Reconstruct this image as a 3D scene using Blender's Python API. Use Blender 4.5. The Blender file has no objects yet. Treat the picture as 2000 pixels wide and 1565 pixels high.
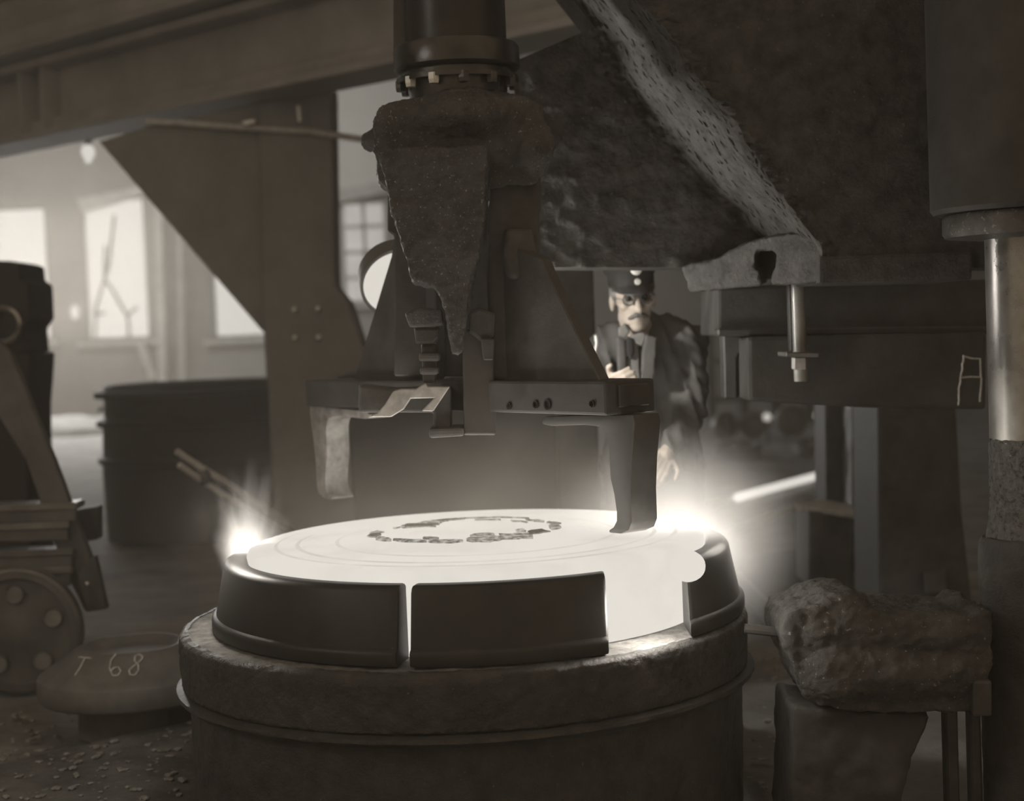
import bpy, bmesh, math, random
from mathutils import Vector, Matrix, noise
random.seed(7)
sc = bpy.context.scene
col = sc.collection
R = math.radians
# ------------------------------------------------------------------ camera
W, H, F = 2000.0, 1565.0, 3000.0
PITCH, ROLL, CZ = R(2.6), R(2.3), 1.45
CAM = Vector((0, 0, CZ))
_f = Vector((0, math.cos(PITCH), -math.sin(PITCH)))
_r0 = Vector((1, 0, 0)); _u0 = Vector((0, math.sin(PITCH), math.cos(PITCH)))
_rt = _r0*math.cos(ROLL) - _u0*math.sin(ROLL)
_up = _u0*math.cos(ROLL) + _r0*math.sin(ROLL)
cd = bpy.data.cameras.new('camera'); cam = bpy.data.objects.new('camera', cd); col.objects.link(cam)
cd.sensor_width = 36; cd.sensor_fit = 'HORIZONTAL'; cd.lens = 36*F/W
cd.clip_start = 0.05; cd.clip_end = 200
m = Matrix((( _rt.x, _up.x, -_f.x, 0), (_rt.y, _up.y, -_f.y, 0), (_rt.z, _up.z, -_f.z, 0), (0, 0, 0, 1)))
cam.matrix_world = Matrix.Translation(CAM) @ m
cd.dof.use_dof = True; cd.dof.focus_distance = 4.25; cd.dof.aperture_fstop = 2.0; cd.dof.aperture_blades = 0
sc.camera = cam
# ------------------------------------------------------------------ world, lights, exposure
wd = bpy.data.worlds.new('world'); sc.world = wd; wd.use_nodes = True
bg = wd.node_tree.nodes['Background']; bg.inputs[0].default_value = (1.0, .75, .50, 1); bg.inputs[1].default_value = .29
sc.view_settings.view_transform = 'Standard'; sc.view_settings.look = 'None'
sc.view_settings.exposure = 0; sc.view_settings.gamma = 1; sc.view_settings.use_curve_mapping = False
cy = sc.cycles
cy.use_adaptive_sampling = True; cy.adaptive_threshold = .08; cy.adaptive_min_samples = 16
cy.max_bounces = 5; cy.diffuse_bounces = 2; cy.glossy_bounces = 2; cy.volume_bounces = 1; cy.transmission_bounces = 4
cy.sample_clamp_indirect = 2.0; cy.volume_step_rate = 5.0; cy.volume_max_steps = 40
cy.caustics_reflective = False; cy.caustics_refractive = False

def area(name, loc, target, sx, sy, power, color=(1, .95, .88), shape='RECTANGLE', spread=None):
    ld = bpy.data.lights.new(name, 'AREA'); ld.shape = shape; ld.size = sx; ld.size_y = sy; ld.energy = power; ld.color = color
    if spread: ld.spread = spread
    o = bpy.data.objects.new(name, ld); col.objects.link(o); o.location = loc
    o.rotation_euler = (Vector(target)-Vector(loc)).to_track_quat('-Z', 'Y').to_euler()
    return o
YW = 30.0                                                            # far wall of the shop
area('daylight_window', (-8.7, YW-1.2, 2.9), (-6, 10, .2), 4.5, 2.6, 560)
area('hall_fill', (-8, 22, 8.6), (-8, 26, 0), 7, 6, 850)  # added fill under the closed roof, brightens far wall and floor
area('glint_key', (-5.2, 1.8, 4.4), (0, 4.8, 1.5), .5, .5, 24)  # added key light, no window here, brings out glints on the iron
# ------------------------------------------------------------------ helpers
def ray(px, py): return _rt*((px-W/2)/F) + _up*((H/2-py)/F) + _f
def P(px, py, Y):
    d = ray(px, py); return CAM + d*(Y/d.y)
def PZ(px, py, z):
    d = ray(px, py); return CAM + d*((z-CZ)/d.z)
def PP(px, py, pt, n):
    d = ray(px, py); return CAM + d*((Vector(pt)-CAM).dot(n)/d.dot(n))
def link(name, me, mat, parent=None, smooth=True):
    o = bpy.data.objects.new(name, me); col.objects.link(o)
    if mat is not None and not me.materials: me.materials.append(mat)
    if smooth:
        me.polygons.foreach_set('use_smooth', [True]*len(me.polygons))
        if len(me.polygons) < 60000: me.set_sharp_from_angle(angle=R(50))
    if parent is not None:
        o.parent = parent; o.matrix_parent_inverse = Matrix.Translation(-root_loc(parent))
    return o
def root_loc(o):
    if o.type == 'EMPTY': return Vector(o.location)
    return Vector((0, 0, 0)) if o.parent is None else Vector((0, 0, 0))
def obj(name, bm, mat, parent=None, smooth=False, sharp=35):
    me = bpy.data.meshes.new(name)
    bmesh.ops.recalc_face_normals(bm, faces=bm.faces[:])
    bm.to_mesh(me); bm.free()
    o = link(name, me, mat, parent, smooth)
    if smooth and sharp: me.set_sharp_from_angle(angle=R(sharp))
    return o
def thing(name, loc, label, cat, group=None, kind=None):
    o = bpy.data.objects.new(name, None); col.objects.link(o); o.location = loc; o.empty_display_size = .1
    return tag(o, label, cat, group, kind)
def tag(o, label=None, cat=None, group=None, kind=None):
    if label: o['label'] = label
    if cat: o['category'] = cat
    if group: o['group'] = group
    if kind: o['kind'] = kind
    return o
def part_label(o, s): o['label'] = s; return o
def bevel(bm, w, seg=2, ang=30):
    es = [e for e in bm.edges if len(e.link_faces) == 2 and e.calc_face_angle(0) > R(ang)]
    bmesh.ops.bevel(bm, geom=es, offset=w, segments=seg, affect='EDGES', profile=.6, clamp_overlap=True)
    return bm
def extr(pts, vec, bm=None):
    bm = bm or bmesh.new(); vec = Vector(vec)
    a = [bm.verts.new(p) for p in pts]; b = [bm.verts.new(Vector(p)+vec) for p in pts]; n = len(a)
    bm.faces.new(a); bm.faces.new(b[::-1])
    for i in range(n): bm.faces.new((a[i], b[i], b[(i+1) % n], a[(i+1) % n]))
    bmesh.ops.recalc_face_normals(bm, faces=bm.faces[:])
    return bm
def prism(px, Y, th, bm=None): return extr([P(x, y, Y) for x, y in px], (0, th, 0), bm)
def box(c, s, rz=0, rx=0, ry=0, bm=None):
    bm = bm or bmesh.new()
    M_ = Matrix.Translation(Vector(c)) @ Matrix.Rotation(rz, 4, 'Z') @ Matrix.Rotation(ry, 4, 'Y') @ Matrix.Rotation(rx, 4, 'X') @ Matrix.Diagonal((s[0], s[1], s[2], 1))
    bmesh.ops.create_cube(bm, size=1, matrix=M_); return bm
def lathe(prof, c, seg=96, a0=0, a1=360, bm=None, axis=None):
    """prof [(r,z)], spun about the vertical (or axis) through c; angle 0 faces the viewer (-Y), positive to +X"""
    bm = bm or bmesh.new(); c = Vector(c); full = abs(a1-a0) >= 359.9
    n = seg if full else seg+1
    Q = axis.to_track_quat('Z', 'Y').to_matrix() if axis is not None else Matrix.Identity(3)
    rows = []
    for i in range(n):
        t = R(a0+(a1-a0)*i/seg); s, k = math.sin(t), -math.cos(t)
        rows.append([bm.verts.new(c + Q @ Vector((r*s, r*k, z))) for r, z in prof])
    m_ = len(prof)
    for i in range(seg):
        A, B = rows[i], rows[(i+1) % n]
        for j in range(m_-1):
            bm.faces.new((A[j], A[j+1], B[j+1], B[j]))
    if not full:
        bm.faces.new(rows[0]); bm.faces.new(rows[-1][::-1])
    bmesh.ops.remove_doubles(bm, verts=bm.verts[:], dist=1e-5)
    bmesh.ops.recalc_face_normals(bm, faces=bm.faces[:])
    return bm
def tube(pts, rad, seg=12, bm=None, cap=True):
    bm = bm or bmesh.new(); pts = [Vector(p) for p in pts]
    rad = rad if isinstance(rad, (list, tuple)) else [rad]*len(pts)
    rings = []
    for i, p in enumerate(pts):
        d = (pts[min(i+1, len(pts)-1)]-pts[max(i-1, 0)]).normalized()
        ref = Vector((0, 0, 1)) if abs(d.z) < .9 else Vector((1, 0, 0))
        a = d.cross(ref).normalized(); b = d.cross(a)
        rings.append([bm.verts.new(p+(a*math.cos(t)+b*math.sin(t))*rad[i]) for t in [2*math.pi*k/seg for k in range(seg)]])
    for A, B in zip(rings, rings[1:]):
        for k in range(seg): bm.faces.new((A[k], A[(k+1) % seg], B[(k+1) % seg], B[k]))
    if cap: bm.faces.new(rings[0]); bm.faces.new(rings[-1][::-1])
    bmesh.ops.recalc_face_normals(bm, faces=bm.faces[:])
    return bm
def ell(c, r, rot=None, bm=None, u=20, v=14):
    bm = bm or bmesh.new()
    M_ = Matrix.Translation(Vector(c)) @ (rot.to_4x4() if rot else Matrix.Identity(4)) @ Matrix.Diagonal((r[0], r[1], r[2], 1))
    bmesh.ops.create_uvsphere(bm, u_segments=u, v_segments=v, radius=1, matrix=M_); return bm
def capsule(a, b, ra, rb, bm=None, n=10):
    bm = bm or bmesh.new(); a, b = Vector(a), Vector(b); L = (b-a).length; k = max(2, int(L/(min(ra, rb)*.5))+1)
    ell(a, (ra,)*3, bm=bm, u=14, v=9); ell(b, (rb,)*3, bm=bm, u=14, v=9)
    tube([a, b], [ra, rb], 14, bm=bm); return bm
def remesh(bm, voxel, smooth=0):
    """union of the pieces in bm as one continuous surface"""
    me = bpy.data.meshes.new('tmp'); bm.to_mesh(me); bm.free()
    o = bpy.data.objects.new('tmp', me); col.objects.link(o)
    md = o.modifiers.new('r', 'REMESH'); md.mode = 'VOXEL'; md.voxel_size = voxel
    if smooth:
        s = o.modifiers.new('s', 'SMOOTH'); s.iterations = smooth; s.factor = .5
    bpy.context.view_layer.update()
    dg = bpy.context.evaluated_depsgraph_get()
    out = bpy.data.meshes.new_from_object(o.evaluated_get(dg))
    bpy.data.objects.remove(o); bpy.data.meshes.remove(me)
    return out
def displace(me, fn):
    ns = [v.normal.copy() for v in me.vertices]
    for v, n in zip(me.vertices, ns): v.co += n*fn(v.co)
    me.update(); return me
def fbm(p, s, o=4): return noise.fractal(Vector(p)*s, 1.0, 2.0, o)
def rough_bm(bm, cuts, fn):
    bmesh.ops.triangulate(bm, faces=bm.faces[:])
    return bm
# ------------------------------------------------------------------ materials
MATS = {}
def M(name, c, rough=.6, metal=0., var=.35, vs=6., bump=.3, bs=30., bd=.01, spec=.4, spots=None):
    if name in MATS: return MATS[name]
    mt = bpy.data.materials.new(name); mt.use_nodes = True; nt = mt.node_tree; N = nt.nodes; L = nt.links
    b = N['Principled BSDF']; b.inputs['Roughness'].default_value = rough; b.inputs['Metallic'].default_value = metal
    b.inputs['Specular IOR Level'].default_value = spec
    tc = N.new('ShaderNodeTexCoord')
    n1 = N.new('ShaderNodeTexNoise'); n1.inputs['Scale'].default_value = vs; n1.inputs['Detail'].default_value = 6; n1.inputs['Roughness'].default_value = .65
    L.new(tc.outputs['Object'], n1.inputs['Vector'])
    cr = N.new('ShaderNodeValToRGB'); e = cr.color_ramp.elements
    c = c if isinstance(c, (tuple, list)) else (c*1.01, c, c*.96)
    e[0].position = .3; e[0].color = tuple(x*(1-var) for x in c)+(1,)
    e[1].position = .72; e[1].color = tuple(min(1, x*(1+var)) for x in c)+(1,)
    L.new(n1.outputs['Fac'], cr.inputs['Fac'])
    src = cr.outputs['Color']
    if spots:                                                       # flecks of brighter bare metal or scale
        vs_, thr, sc_ = spots
        n3 = N.new('ShaderNodeTexNoise'); n3.inputs['Scale'].default_value = vs_; n3.inputs['Detail'].default_value = 3
        L.new(tc.outputs['Object'], n3.inputs['Vector'])
        mr = N.new('ShaderNodeMapRange'); mr.inputs[1].default_value = thr; mr.inputs[2].default_value = thr+.06
        L.new(n3.outputs['Fac'], mr.inputs[0])
        mx = N.new('ShaderNodeMixRGB'); mx.inputs[2].default_value = (sc_*1.03, sc_, sc_*.94, 1)
        L.new(mr.outputs[0], mx.inputs[0]); L.new(src, mx.inputs[1]); src = mx.outputs[0]
    L.new(src, b.inputs['Base Color'])
    n4 = N.new('ShaderNodeMapRange'); n4.inputs[3].default_value = max(0.05, rough-.15); n4.inputs[4].default_value = min(1, rough+.15)
    L.new(n1.outputs['Fac'], n4.inputs[0]); L.new(n4.outputs[0], b.inputs['Roughness'])
    if bump:
        n2 = N.new('ShaderNodeTexNoise'); n2.inputs['Scale'].default_value = bs; n2.inputs['Detail'].default_value = 8; n2.inputs['Roughness'].default_value = .7
        L.new(tc.outputs['Object'], n2.inputs['Vector'])
        bp = N.new('ShaderNodeBump'); bp.inputs['Strength'].default_value = bump; bp.inputs['Distance'].default_value = bd
        L.new(n2.outputs['Fac'], bp.inputs['Height']); L.new(bp.outputs['Normal'], b.inputs['Normal'])
    MATS[name] = mt; return mt
PAPER = (.745, .70, .635)
def emit(name, k=1., c=PAPER, var=0., vs=3., detail=6, thr=(.35, .7)):
    if name in MATS: return MATS[name]
    mt = bpy.data.materials.new(name); mt.use_nodes = True; nt = mt.node_tree; N = nt.nodes; L = nt.links
    N.remove(N['Principled BSDF']); e = N.new('ShaderNodeEmission'); L.new(e.outputs[0], N['Material Output'].inputs[0])
    e.inputs[0].default_value = tuple(c)+(1,); e.inputs[1].default_value = k
    if var:
        tc = N.new('ShaderNodeTexCoord'); n = N.new('ShaderNodeTexNoise'); n.inputs['Scale'].default_value = vs; n.inputs['Detail'].default_value = detail
        L.new(tc.outputs['Object'], n.inputs['Vector'])
        r = N.new('ShaderNodeMapRange'); r.inputs[1].default_value = thr[0]; r.inputs[2].default_value = thr[1]
        r.inputs[3].default_value = k*(1-var); r.inputs[4].default_value = k
        L.new(n.outputs['Fac'], r.inputs[0]); L.new(r.outputs[0], e.inputs[1])
    MATS[name] = mt; return mt
def volmat(name, density=0., emission=0., c=(1, .94, .86), falloff=True, nscale=(2, 2, 1), namt=.6, power=1.5, aniso=0.):
    """smoke or flame: fades from the middle of its own unit ball outwards"""
    mt = bpy.data.materials.new(name); mt.use_nodes = True; nt = mt.node_tree; N = nt.nodes; L = nt.links
    N.remove(N['Principled BSDF']); v = N.new('ShaderNodeVolumePrincipled'); L.new(v.outputs[0], N['Material Output'].inputs['Volume'])
    v.inputs['Color'].default_value = tuple(c)+(1,); v.inputs['Emission Color'].default_value = tuple(c)+(1,)
    v.inputs['Anisotropy'].default_value = aniso
    v.inputs['Density'].default_value = density; v.inputs['Emission Strength'].default_value = emission
    if falloff:
        tc = N.new('ShaderNodeTexCoord'); ln = N.new('ShaderNodeVectorMath'); ln.operation = 'LENGTH'; L.new(tc.outputs['Object'], ln.inputs[0])
        s = N.new('ShaderNodeMapRange'); s.inputs[1].default_value = 1; s.inputs[2].default_value = 0; L.new(ln.outputs['Value'], s.inputs[0])
        pw = N.new('ShaderNodeMath'); pw.operation = 'POWER'; pw.inputs[1].default_value = power; L.new(s.outputs[0], pw.inputs[0])
        mp = N.new('ShaderNodeMapping'); mp.inputs['Scale'].default_value = nscale; L.new(tc.outputs['Object'], mp.inputs[0])
        n = N.new('ShaderNodeTexNoise'); n.inputs['Scale'].default_value = 1; n.inputs['Detail'].default_value = 3; L.new(mp.outputs[0], n.inputs['Vector'])
        r = N.new('ShaderNodeMapRange'); r.inputs[1].default_value = .38; r.inputs[2].default_value = .66; r.inputs[3].default_value = 1-namt; r.inputs[4].default_value = 1
        L.new(n.outputs['Fac'], r.inputs[0])
        mu = N.new('ShaderNodeMath'); mu.operation = 'MULTIPLY'; L.new(pw.outputs[0], mu.inputs[0]); L.new(r.outputs[0], mu.inputs[1])
        for k, val in (('Density', density), ('Emission Strength', emission)):
            if val:
                q = N.new('ShaderNodeMath'); q.operation = 'MULTIPLY'; q.inputs[1].default_value = val
                L.new(mu.outputs[0], q.inputs[0]); L.new(q.outputs[0], v.inputs[k])
    return mt
def volball(name, mat, c, r, rot=(0, 0, 0)):
    bm = bmesh.new(); bmesh.ops.create_icosphere(bm, subdivisions=3, radius=1)
    me = bpy.data.meshes.new(name); bm.to_mesh(me); bm.free(); o = link(name, me, mat)
    o.location = c; o.scale = r; o.rotation_euler = rot; return o

m_iron = M('dark_iron', .085, .5, 0, .4, 9, .35, 40, .006)
m_steel = M('machined_steel', .20, .42, .3, .3, 7, .2, 60, .003)
m_black = M('black_iron', .07, .55, 0, .4, 8, .3, 30, .006)
m_cast = M('rough_casting', .085, .38, 0, .45, 7, .9, 75, .012, spots=(130, .64, .34), spec=.6)
m_die = M('die_iron', .075, .34, 0, .4, 12, .9, 38, .010, spots=(120, .70, .22))
m_table = M('die_table_scale', .22, .7, 0, .5, 25, .8, 70, .008)
m_ring = M('mould_ring_steel', .045, .45, .1, .25, 6, .15, 50, .003)
m_plate = M('grey_plate', .20, .55, 0, .2, 3, .15, 25, .004)
m_bare = M('bare_worn_steel', .50, .5, .2, .3, 25, .4, 90, .002)
m_polish = M('polished_steel', .55, .22, .85, .3, 5, .1, 60, .001)
m_floor = M('dirt_floor', .25, .8, 0, .45, 2.2, .8, 14, .03, spots=(26, .68, .30))
m_wall = M('shop_wall', .25, .85, 0, .15, 1.2, .1, 8, .01)
m_walldark = M('shop_wall_boards', .20, .85, 0, .25, 1.2, .1, 8, .01)
m_girder = M('girder_paint', .36, .6, 0, .25, 2.0, .2, 12, .006)
m_timber = M('pale_timber', .45, .8, 0, .2, 4, .2, 20, .004)
m_tank = M('tank_iron', .03, .6, 0, .3, 3, .3, 18, .006)
m_chalk = M('chalk', .55, .9, 0, .4, 60, 0)
m_skin = M('skin', (.50, .44, .38), .5, 0, .08, 20, .05, 120, .001)
m_coat = M('dark_work_jacket', .075, .85, 0, .2, 20, .15, 160, .002)
m_coatl = M('worn_work_jacket', .11, .8, 0, .25, 14, .15, 160, .002)
m_shirt = M('light_shirt', .22, .85, 0, .15, 12, .1, 120, .002)
m_cap = M('dark_cap_cloth', .03, .7, 0, .2, 30, .1, 150, .001)
m_hair = M('grey_hair', .22, .6, 0, .3, 60, .4, 200, .002)
m_tache = M('grey_moustache', .14, .6, 0, .3, 60, .4, 200, .002)
m_badge = M('badge_metal', .85, .35, .2, .1, 20, 0)
m_day = emit('daylight_sky', 1.2)
m_hot = emit('hot_steel', 1.08, PAPER, .09, 5, 8, (.30, .55))
m_hotside = emit('hot_steel_side', 1.06)
m_lampface = emit('lamp_lens', 1.0)
m_flake = M('scale_flake', .42, .8, 0, .5, 60, .6, 90, .004)
mt = bpy.data.materials.new('clear_glass'); mt.use_nodes = True
b_ = mt.node_tree.nodes['Principled BSDF']; b_.inputs['Transmission Weight'].default_value = 1; b_.inputs['Roughness'].default_value = .02; b_.inputs['IOR'].default_value = 1.01
m_glass = mt
# ================================================================== THE SETTING
def grid_floor():
    bm = bmesh.new()
    xs = [-16+.5*i for i in range(65)]; 
    nx, ny = 190, 260
    rows = []
    for j in range(ny+1):
        t = j/ny; y = -1 + 32*t**1.7
        row = []
        for i in range(nx+1):
            x = (-1 + 2*i/nx); x = (abs(x)**1.6)*(1 if x > 0 else -1)*16
            a = .012 if y < 9 else .02
            z = a*fbm((x, y, 0), 2.2, 5) + (.012*fbm((x, y, 3), 9, 3) if y < 8 else 0)
            row.append(bm.verts.new((x, y, z-.02)))
        rows.append(row)
    for A, B in zip(rows, rows[1:]):
        for i in range(nx): bm.faces.new((A[i], A[i+1], B[i+1], B[i]))
    return bm
floor = obj('floor', grid_floor(), m_floor, None, True, 0); tag(floor, 'dark dirt floor of the forge shop, strewn with scale', 'floor', kind='structure')
# iron floor plate in front of the tyre die, its edge running up to the pedestal
fp = bevel(extr([PZ(-260, 1600, 0), PZ(-200, 1575, 0), PZ(0, 1524, 0), PZ(352, 1438, 0), PZ(420, 1430, 0), PZ(420, 1800, 0), PZ(-260, 1800, 0)], (0, 0, .055)), .006, 1)
tag(obj('trim_1', fp, M('floor_plate_dirt', .15, .75, 0, .5, 5, .8, 22, .02, spots=(30, .66, .34)), None), 'dusty iron floor plate with a raised edge beside the pedestal', 'floor plate', kind='structure')

# far wall with window openings: openings given in the photograph's frame, built at the wall's distance
YB = YW
def X(px, py=600): return P(px, py, YB).x
def Z(px, py): return P(px, py, YB).z
wins = [(-95, 98, 405, 668), (162, 290, 384, 665), (414, 560, 530, 660)]
ops = []
for a, b, t, bt in wins:
    m_ = (a+b)/2; ops.append((X(a, (t+bt)/2), X(b, (t+bt)/2), Z(m_, bt), Z(m_, t)))
ops.append((X(668, 480), X(756, 480), Z(712, 592), Z(712, 392)))
XL, XR, ZT = -16., 16., 9.2
bm = bmesh.new()
edges = sorted(ops)
x = XL
def wallbox(x0, x1, z0, z1): box(((x0+x1)/2, YB+.15, (z0+z1)/2), (x1-x0, .3, z1-z0), bm=bm)
for (x0, x1, z0, z1) in edges:
    wallbox(x, x0, 0, ZT); wallbox(x0, x1, 0, z0); wallbox(x0, x1, z1, ZT); x = x1
wallbox(x, XR, 0, ZT)
tag(obj('wall_back', bm, m_wall, None), 'far plastered wall of the shop pierced by tall windows', 'wall', kind='structure')
tag(obj('wall_left', box((XL-.15, 15, ZT/2), (.3, 32, ZT)), m_walldark, None), 'dim left side wall of the shop', 'wall', kind='structure')
tag(obj('wall_right', box((XR+.15, 15, ZT/2), (.3, 32, ZT)), m_walldark, None), 'dim right side wall of the shop', 'wall', kind='structure')
tag(obj('ceiling', box((0, 18.5, ZT+.1), (32, 25, .2)), m_walldark, None), 'dark roof boards high over the shop', 'ceiling', kind='structure')
def window(n, op, cols, rws, bar, label, pane):
    x0, x1, z0, z1 = op
    t = thing('window_%d' % n, ((x0+x1)/2, YB, z0), label, 'window', kind='structure')
    bm = bmesh.new(); fw_ = .06
    for c_, s_ in ((((x0+x1)/2, YB+.06, z0+fw_/2), (x1-x0, .12, fw_)), (((x0+x1)/2, YB+.06, z1-fw_/2), (x1-x0, .12, fw_)),
                   ((x0+fw_/2, YB+.06, (z0+z1)/2), (fw_, .12, z1-z0)), ((x1-fw_/2, YB+.06, (z0+z1)/2), (fw_, .12, z1-z0))): box(c_, s_, bm=bm)
    obj('window_frame', bm, m_timber if bar > .03 else m_plate, t)
    obj('window_sill', box(((x0+x1)/2, YB-.08, z0-.06), (x1-x0+.3, .2, .08)), m_timber, t)
    for i in range(1, cols): obj('muntin', box((x0+(x1-x0)*i/cols, YB+.07, (z0+z1)/2), (bar, .05, z1-z0)), m_timber, t)
    for j in range(1, rws): obj('muntin', box(((x0+x1)/2, YB+.07, z0+(z1-z0)*j/rws), (x1-x0, .05, bar)), m_timber, t)
    if pane is not None:
        for i in range(cols):
            for j in range(rws):
                w_, h_ = (x1-x0)/cols, (z1-z0)/rws
                obj('pane', box((x0+w_*(i+.5), YB+.09, z0+h_*(j+.5)), (w_-.01, .012, h_-.01)), pane, t)
    return t
window(1, ops[0], 1, 1, .02, 'wide bright window at the far left, half hidden by the dark machine', m_glass)
window(2, ops[1], 1, 1, .02, 'tall bright window with a mast showing outside, above the black tank', m_glass)
window(3, ops[2], 1, 1, .02, 'bright low window sliver at the foot of the sloping gusset plate', m_glass)
m_pane = emit('dusty_pane', .75, PAPER, .2, 1.5)
window(4, ops[3], 2, 4, .07, 'small-paned dusty window behind the round floodlight', m_pane)
# the daylight outside
bm = box((-6, YB+6, 4), (40, .1, 16)); tag(obj('sky_backdrop', bm, m_day, None), 'overexposed white daylight beyond the windows', 'sky', kind='structure')
lp = P(146, 610, YB-.1); tl = thing('wall_hole_glow', lp, 'small oval glow put in for a bright hole in the far wall between the two big windows', 'bright spot')
obj('hole_glow', ell(lp, (.075, .07, .15), u=16, v=10), m_lampface, tl, True)  # emissive oval stands in for a small bright hole in the wall
obj('bracket', box((lp.x, YB-.03, lp.z+.16), (.06, .14, .04)), m_black, tl)
# lattice mast seen through the second window
t = thing('lattice_mast', P(215, 700, YB+4), 'faint lattice mast standing outside the tall window', 'mast')
for pts in ([(224, 420), (212, 520), (205, 545), (188, 600), (180, 804)], [(204, 545), (219, 565), (233, 590), (250, 620), (262, 804)], [(182, 612), (206, 612)], [(205, 480), (205, 545)], [(250, 615), (268, 600)]):
    obj('strut', tube([P(x, y, YB+4) for x, y in pts], .035, 6), M('mast_grey', .3, .8), t)
# light wall bay to the right of the column, with its timber rail
bm = prism([(640, 372), (770, 352), (770, 372), (640, 398)], YB-.25, .2)
tag(obj('trim_2', bm, m_timber, None), 'pale sloping timber rail over the small-paned window', 'rail', kind='structure')
bm = prism([(150, 388), (285, 362), (285, 378), (160, 415)], YB-.2, .18)
tag(obj('trim_3', bm, m_timber, None), 'pale sloping timber over the tall bright window', 'timber', kind='structure')
tag(obj('trim_4', prism([(630, 120), (830, 90), (830, 352), (640, 372)], YB-.06, .05), M('daylit_tone', .62, .9, 0, .08, 1, .05, 5, .01), None), 'pale panel added to make the far wall look daylit above the small-paned window', 'wall panel', kind='structure')  # daylight on this stretch of wall put into a paler added panel
# wall posts, brace and conduit left
for pts, nm, lb in (([(299, 300), (312, 300), (325, 745), (309, 745)], 'wall_post', 'pale upright wall post right of the tall bright window'),
                    ([(345, 330), (352, 330), (360, 745), (350, 745)], 'wall_post', 'thin grey wall post left of the low window'),
                    ([(262, 664), (278, 664), (306, 738), (292, 742)], 'wall_brace', 'pale slanting brace under the tall bright window')):
    tag(obj(nm, prism(pts, YB-.4, .12), m_timber, None), lb, 'post' if 'post' in nm else 'brace', kind='structure')

# ================================================================== OVERHEAD GIRDERS
# two riveted girders run from far left towards near right over the press
def along(px_l, y_l, Y_l, px_r, y_r, Y_r): return P(px_l, y_l, Y_l), P(px_r, y_r, Y_r)
def girder(name, edges_l, edges_r, Yl, Yr, th, label):
    """edges: list of y at left / right pixel; consecutive strips"""
    t = thing(name, P(0, edges_l[-1], Yl), label, 'girder')
    return t
def beam_between(A, B, wid, hgt, bm=None, up=Vector((0, 0, 1))):
    bm = bm or bmesh.new(); A, B = Vector(A), Vector(B); d = (B-A).normalized(); s = d.cross(up).normalized()
    u = up
    vs = []
    for p in (A, B):
        vs.append([bm.verts.new(p + s*a*wid/2 + u*b*hgt) for a, b in ((-1, 0), (1, 0), (1, 1), (-1, 1))])
    for k in range(4): bm.faces.new((vs[0][k], vs[0][(k+1) % 4], vs[1][(k+1) % 4], vs[1][k]))
    bm.faces.new(vs[0][::-1]); bm.faces.new(vs[1])
    bmesh.ops.recalc_face_normals(bm, faces=bm.faces[:])
    return bm
YL, YR = 12.0, 9.0
A0, B0 = P(-60, 306, 12.3), P(800, 138, 9.0); zb = (A0.z+B0.z)/2; A0.z = B0.z = zb
dirg = (B0-A0).normalized(); A1 = A0-dirg*1.0; B1 = A0+dirg*7.6
side = dirg.cross(Vector((0, 0, 1))).normalized()          # points towards the viewer's side or away
if side.y > 0: side = -side
t = thing('crane_girder', A1, 'lower riveted plate girder crossing overhead above the gusset column', 'girder')
obj('bottom_flange', bevel(beam_between(A1, B1, .42, .05), .006, 1), m_girder, t)
up_ = Vector((0, 0, 1))
obj('web', beam_between(A1+up_*.05, B1+up_*.05, .04, .46), m_girder, t)
obj('angle', bevel(beam_between(A1+up_*.05+side*.06, B1+up_*.05+side*.06, .08, .10), .01, 1), m_girder, t)
obj('top_flange', bevel(beam_between(A1+up_*.51, B1+up_*.51, .42, .06), .006, 1), m_girder, t)
for k in (2.05, 2.35):
    obj('stiffener', beam_between(A1+dirg*k+up_*.05+side*.09, A1+dirg*(k+.03)+up_*.05+side*.09, .16, .46), m_girder, t)
for k in range(6):
    p = A1+dirg*(1.85+.1*(k % 3)+.22*(k//3))+up_*(.16+.2*(k//3))
    obj('rivet', ell(p+side*.03, (.02, .02, .02), u=8, v=6), m_girder, t, True)
A2 = A1+up_*.59+side*.2; B2 = B1+up_*.59+side*.2
t = thing('crane_runway', A2, 'upper deep runway girder running along the top edge of the picture', 'girder')
m_run = M('runway_paint', .3, .7, 0, .25, 2.0, .2, 12, .006)
obj('bottom_flange', bevel(beam_between(A2, B2, .34, .06), .008, 1), m_run, t)
obj('web', beam_between(A2+up_*.06, B2+up_*.06, .05, .9), m_girder, t)
obj('angle', bevel(beam_between(A2+up_*.06+side*.07, B2+up_*.06+side*.07, .1, .13), .012, 1), m_girder, t)
obj('cover_plate', bevel(beam_between(A2+up_*.45+side*.05, B2+up_*.45+side*.05, .06, .3), .01, 1), m_girder, t)
obj('top_flange', beam_between(A2+up_*.96, B2+up_*.96, .5, .06), m_girder, t)

# ================================================================== COLUMN WITH GUSSET
YC = 10.0
t = thing('gusset_column', PZ(600, 1000, 0) if False else Vector((P(600, 700, YC).x, YC, 0)), 'dark plated iron column with a big sloping gusset under the girder', 'column')
obj('gusset_plate', bevel(prism([(193, 276), (300, 244), (520, 196), (520, 650), (513, 648)], YC-.05, .05), .006, 1), m_plate, t)
bt = P(560, 700, YC)
obj('shaft', bevel(extr([P(505, 200, YC-.1), P(648, 165, YC-.1), P(653, 520, YC-.1), P(655, 560, YC-.1), P(681, 590, YC-.1), P(722, 715, YC-.1), P(725, 730, YC-.1), P(520, 740, YC-.1), P(512, 600, YC-.1)], (0, .35, 0)), .01, 1), m_plate, t)
pl = P(522, 735, YC-.1); pr = P(690, 728, YC-.1)
obj('footing', bevel(extr([pl, pr, Vector((pr.x, pr.y, 0)), Vector((pl.x, pl.y, 0))], (0, .35, 0)), .01, 1), m_plate, t)
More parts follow.
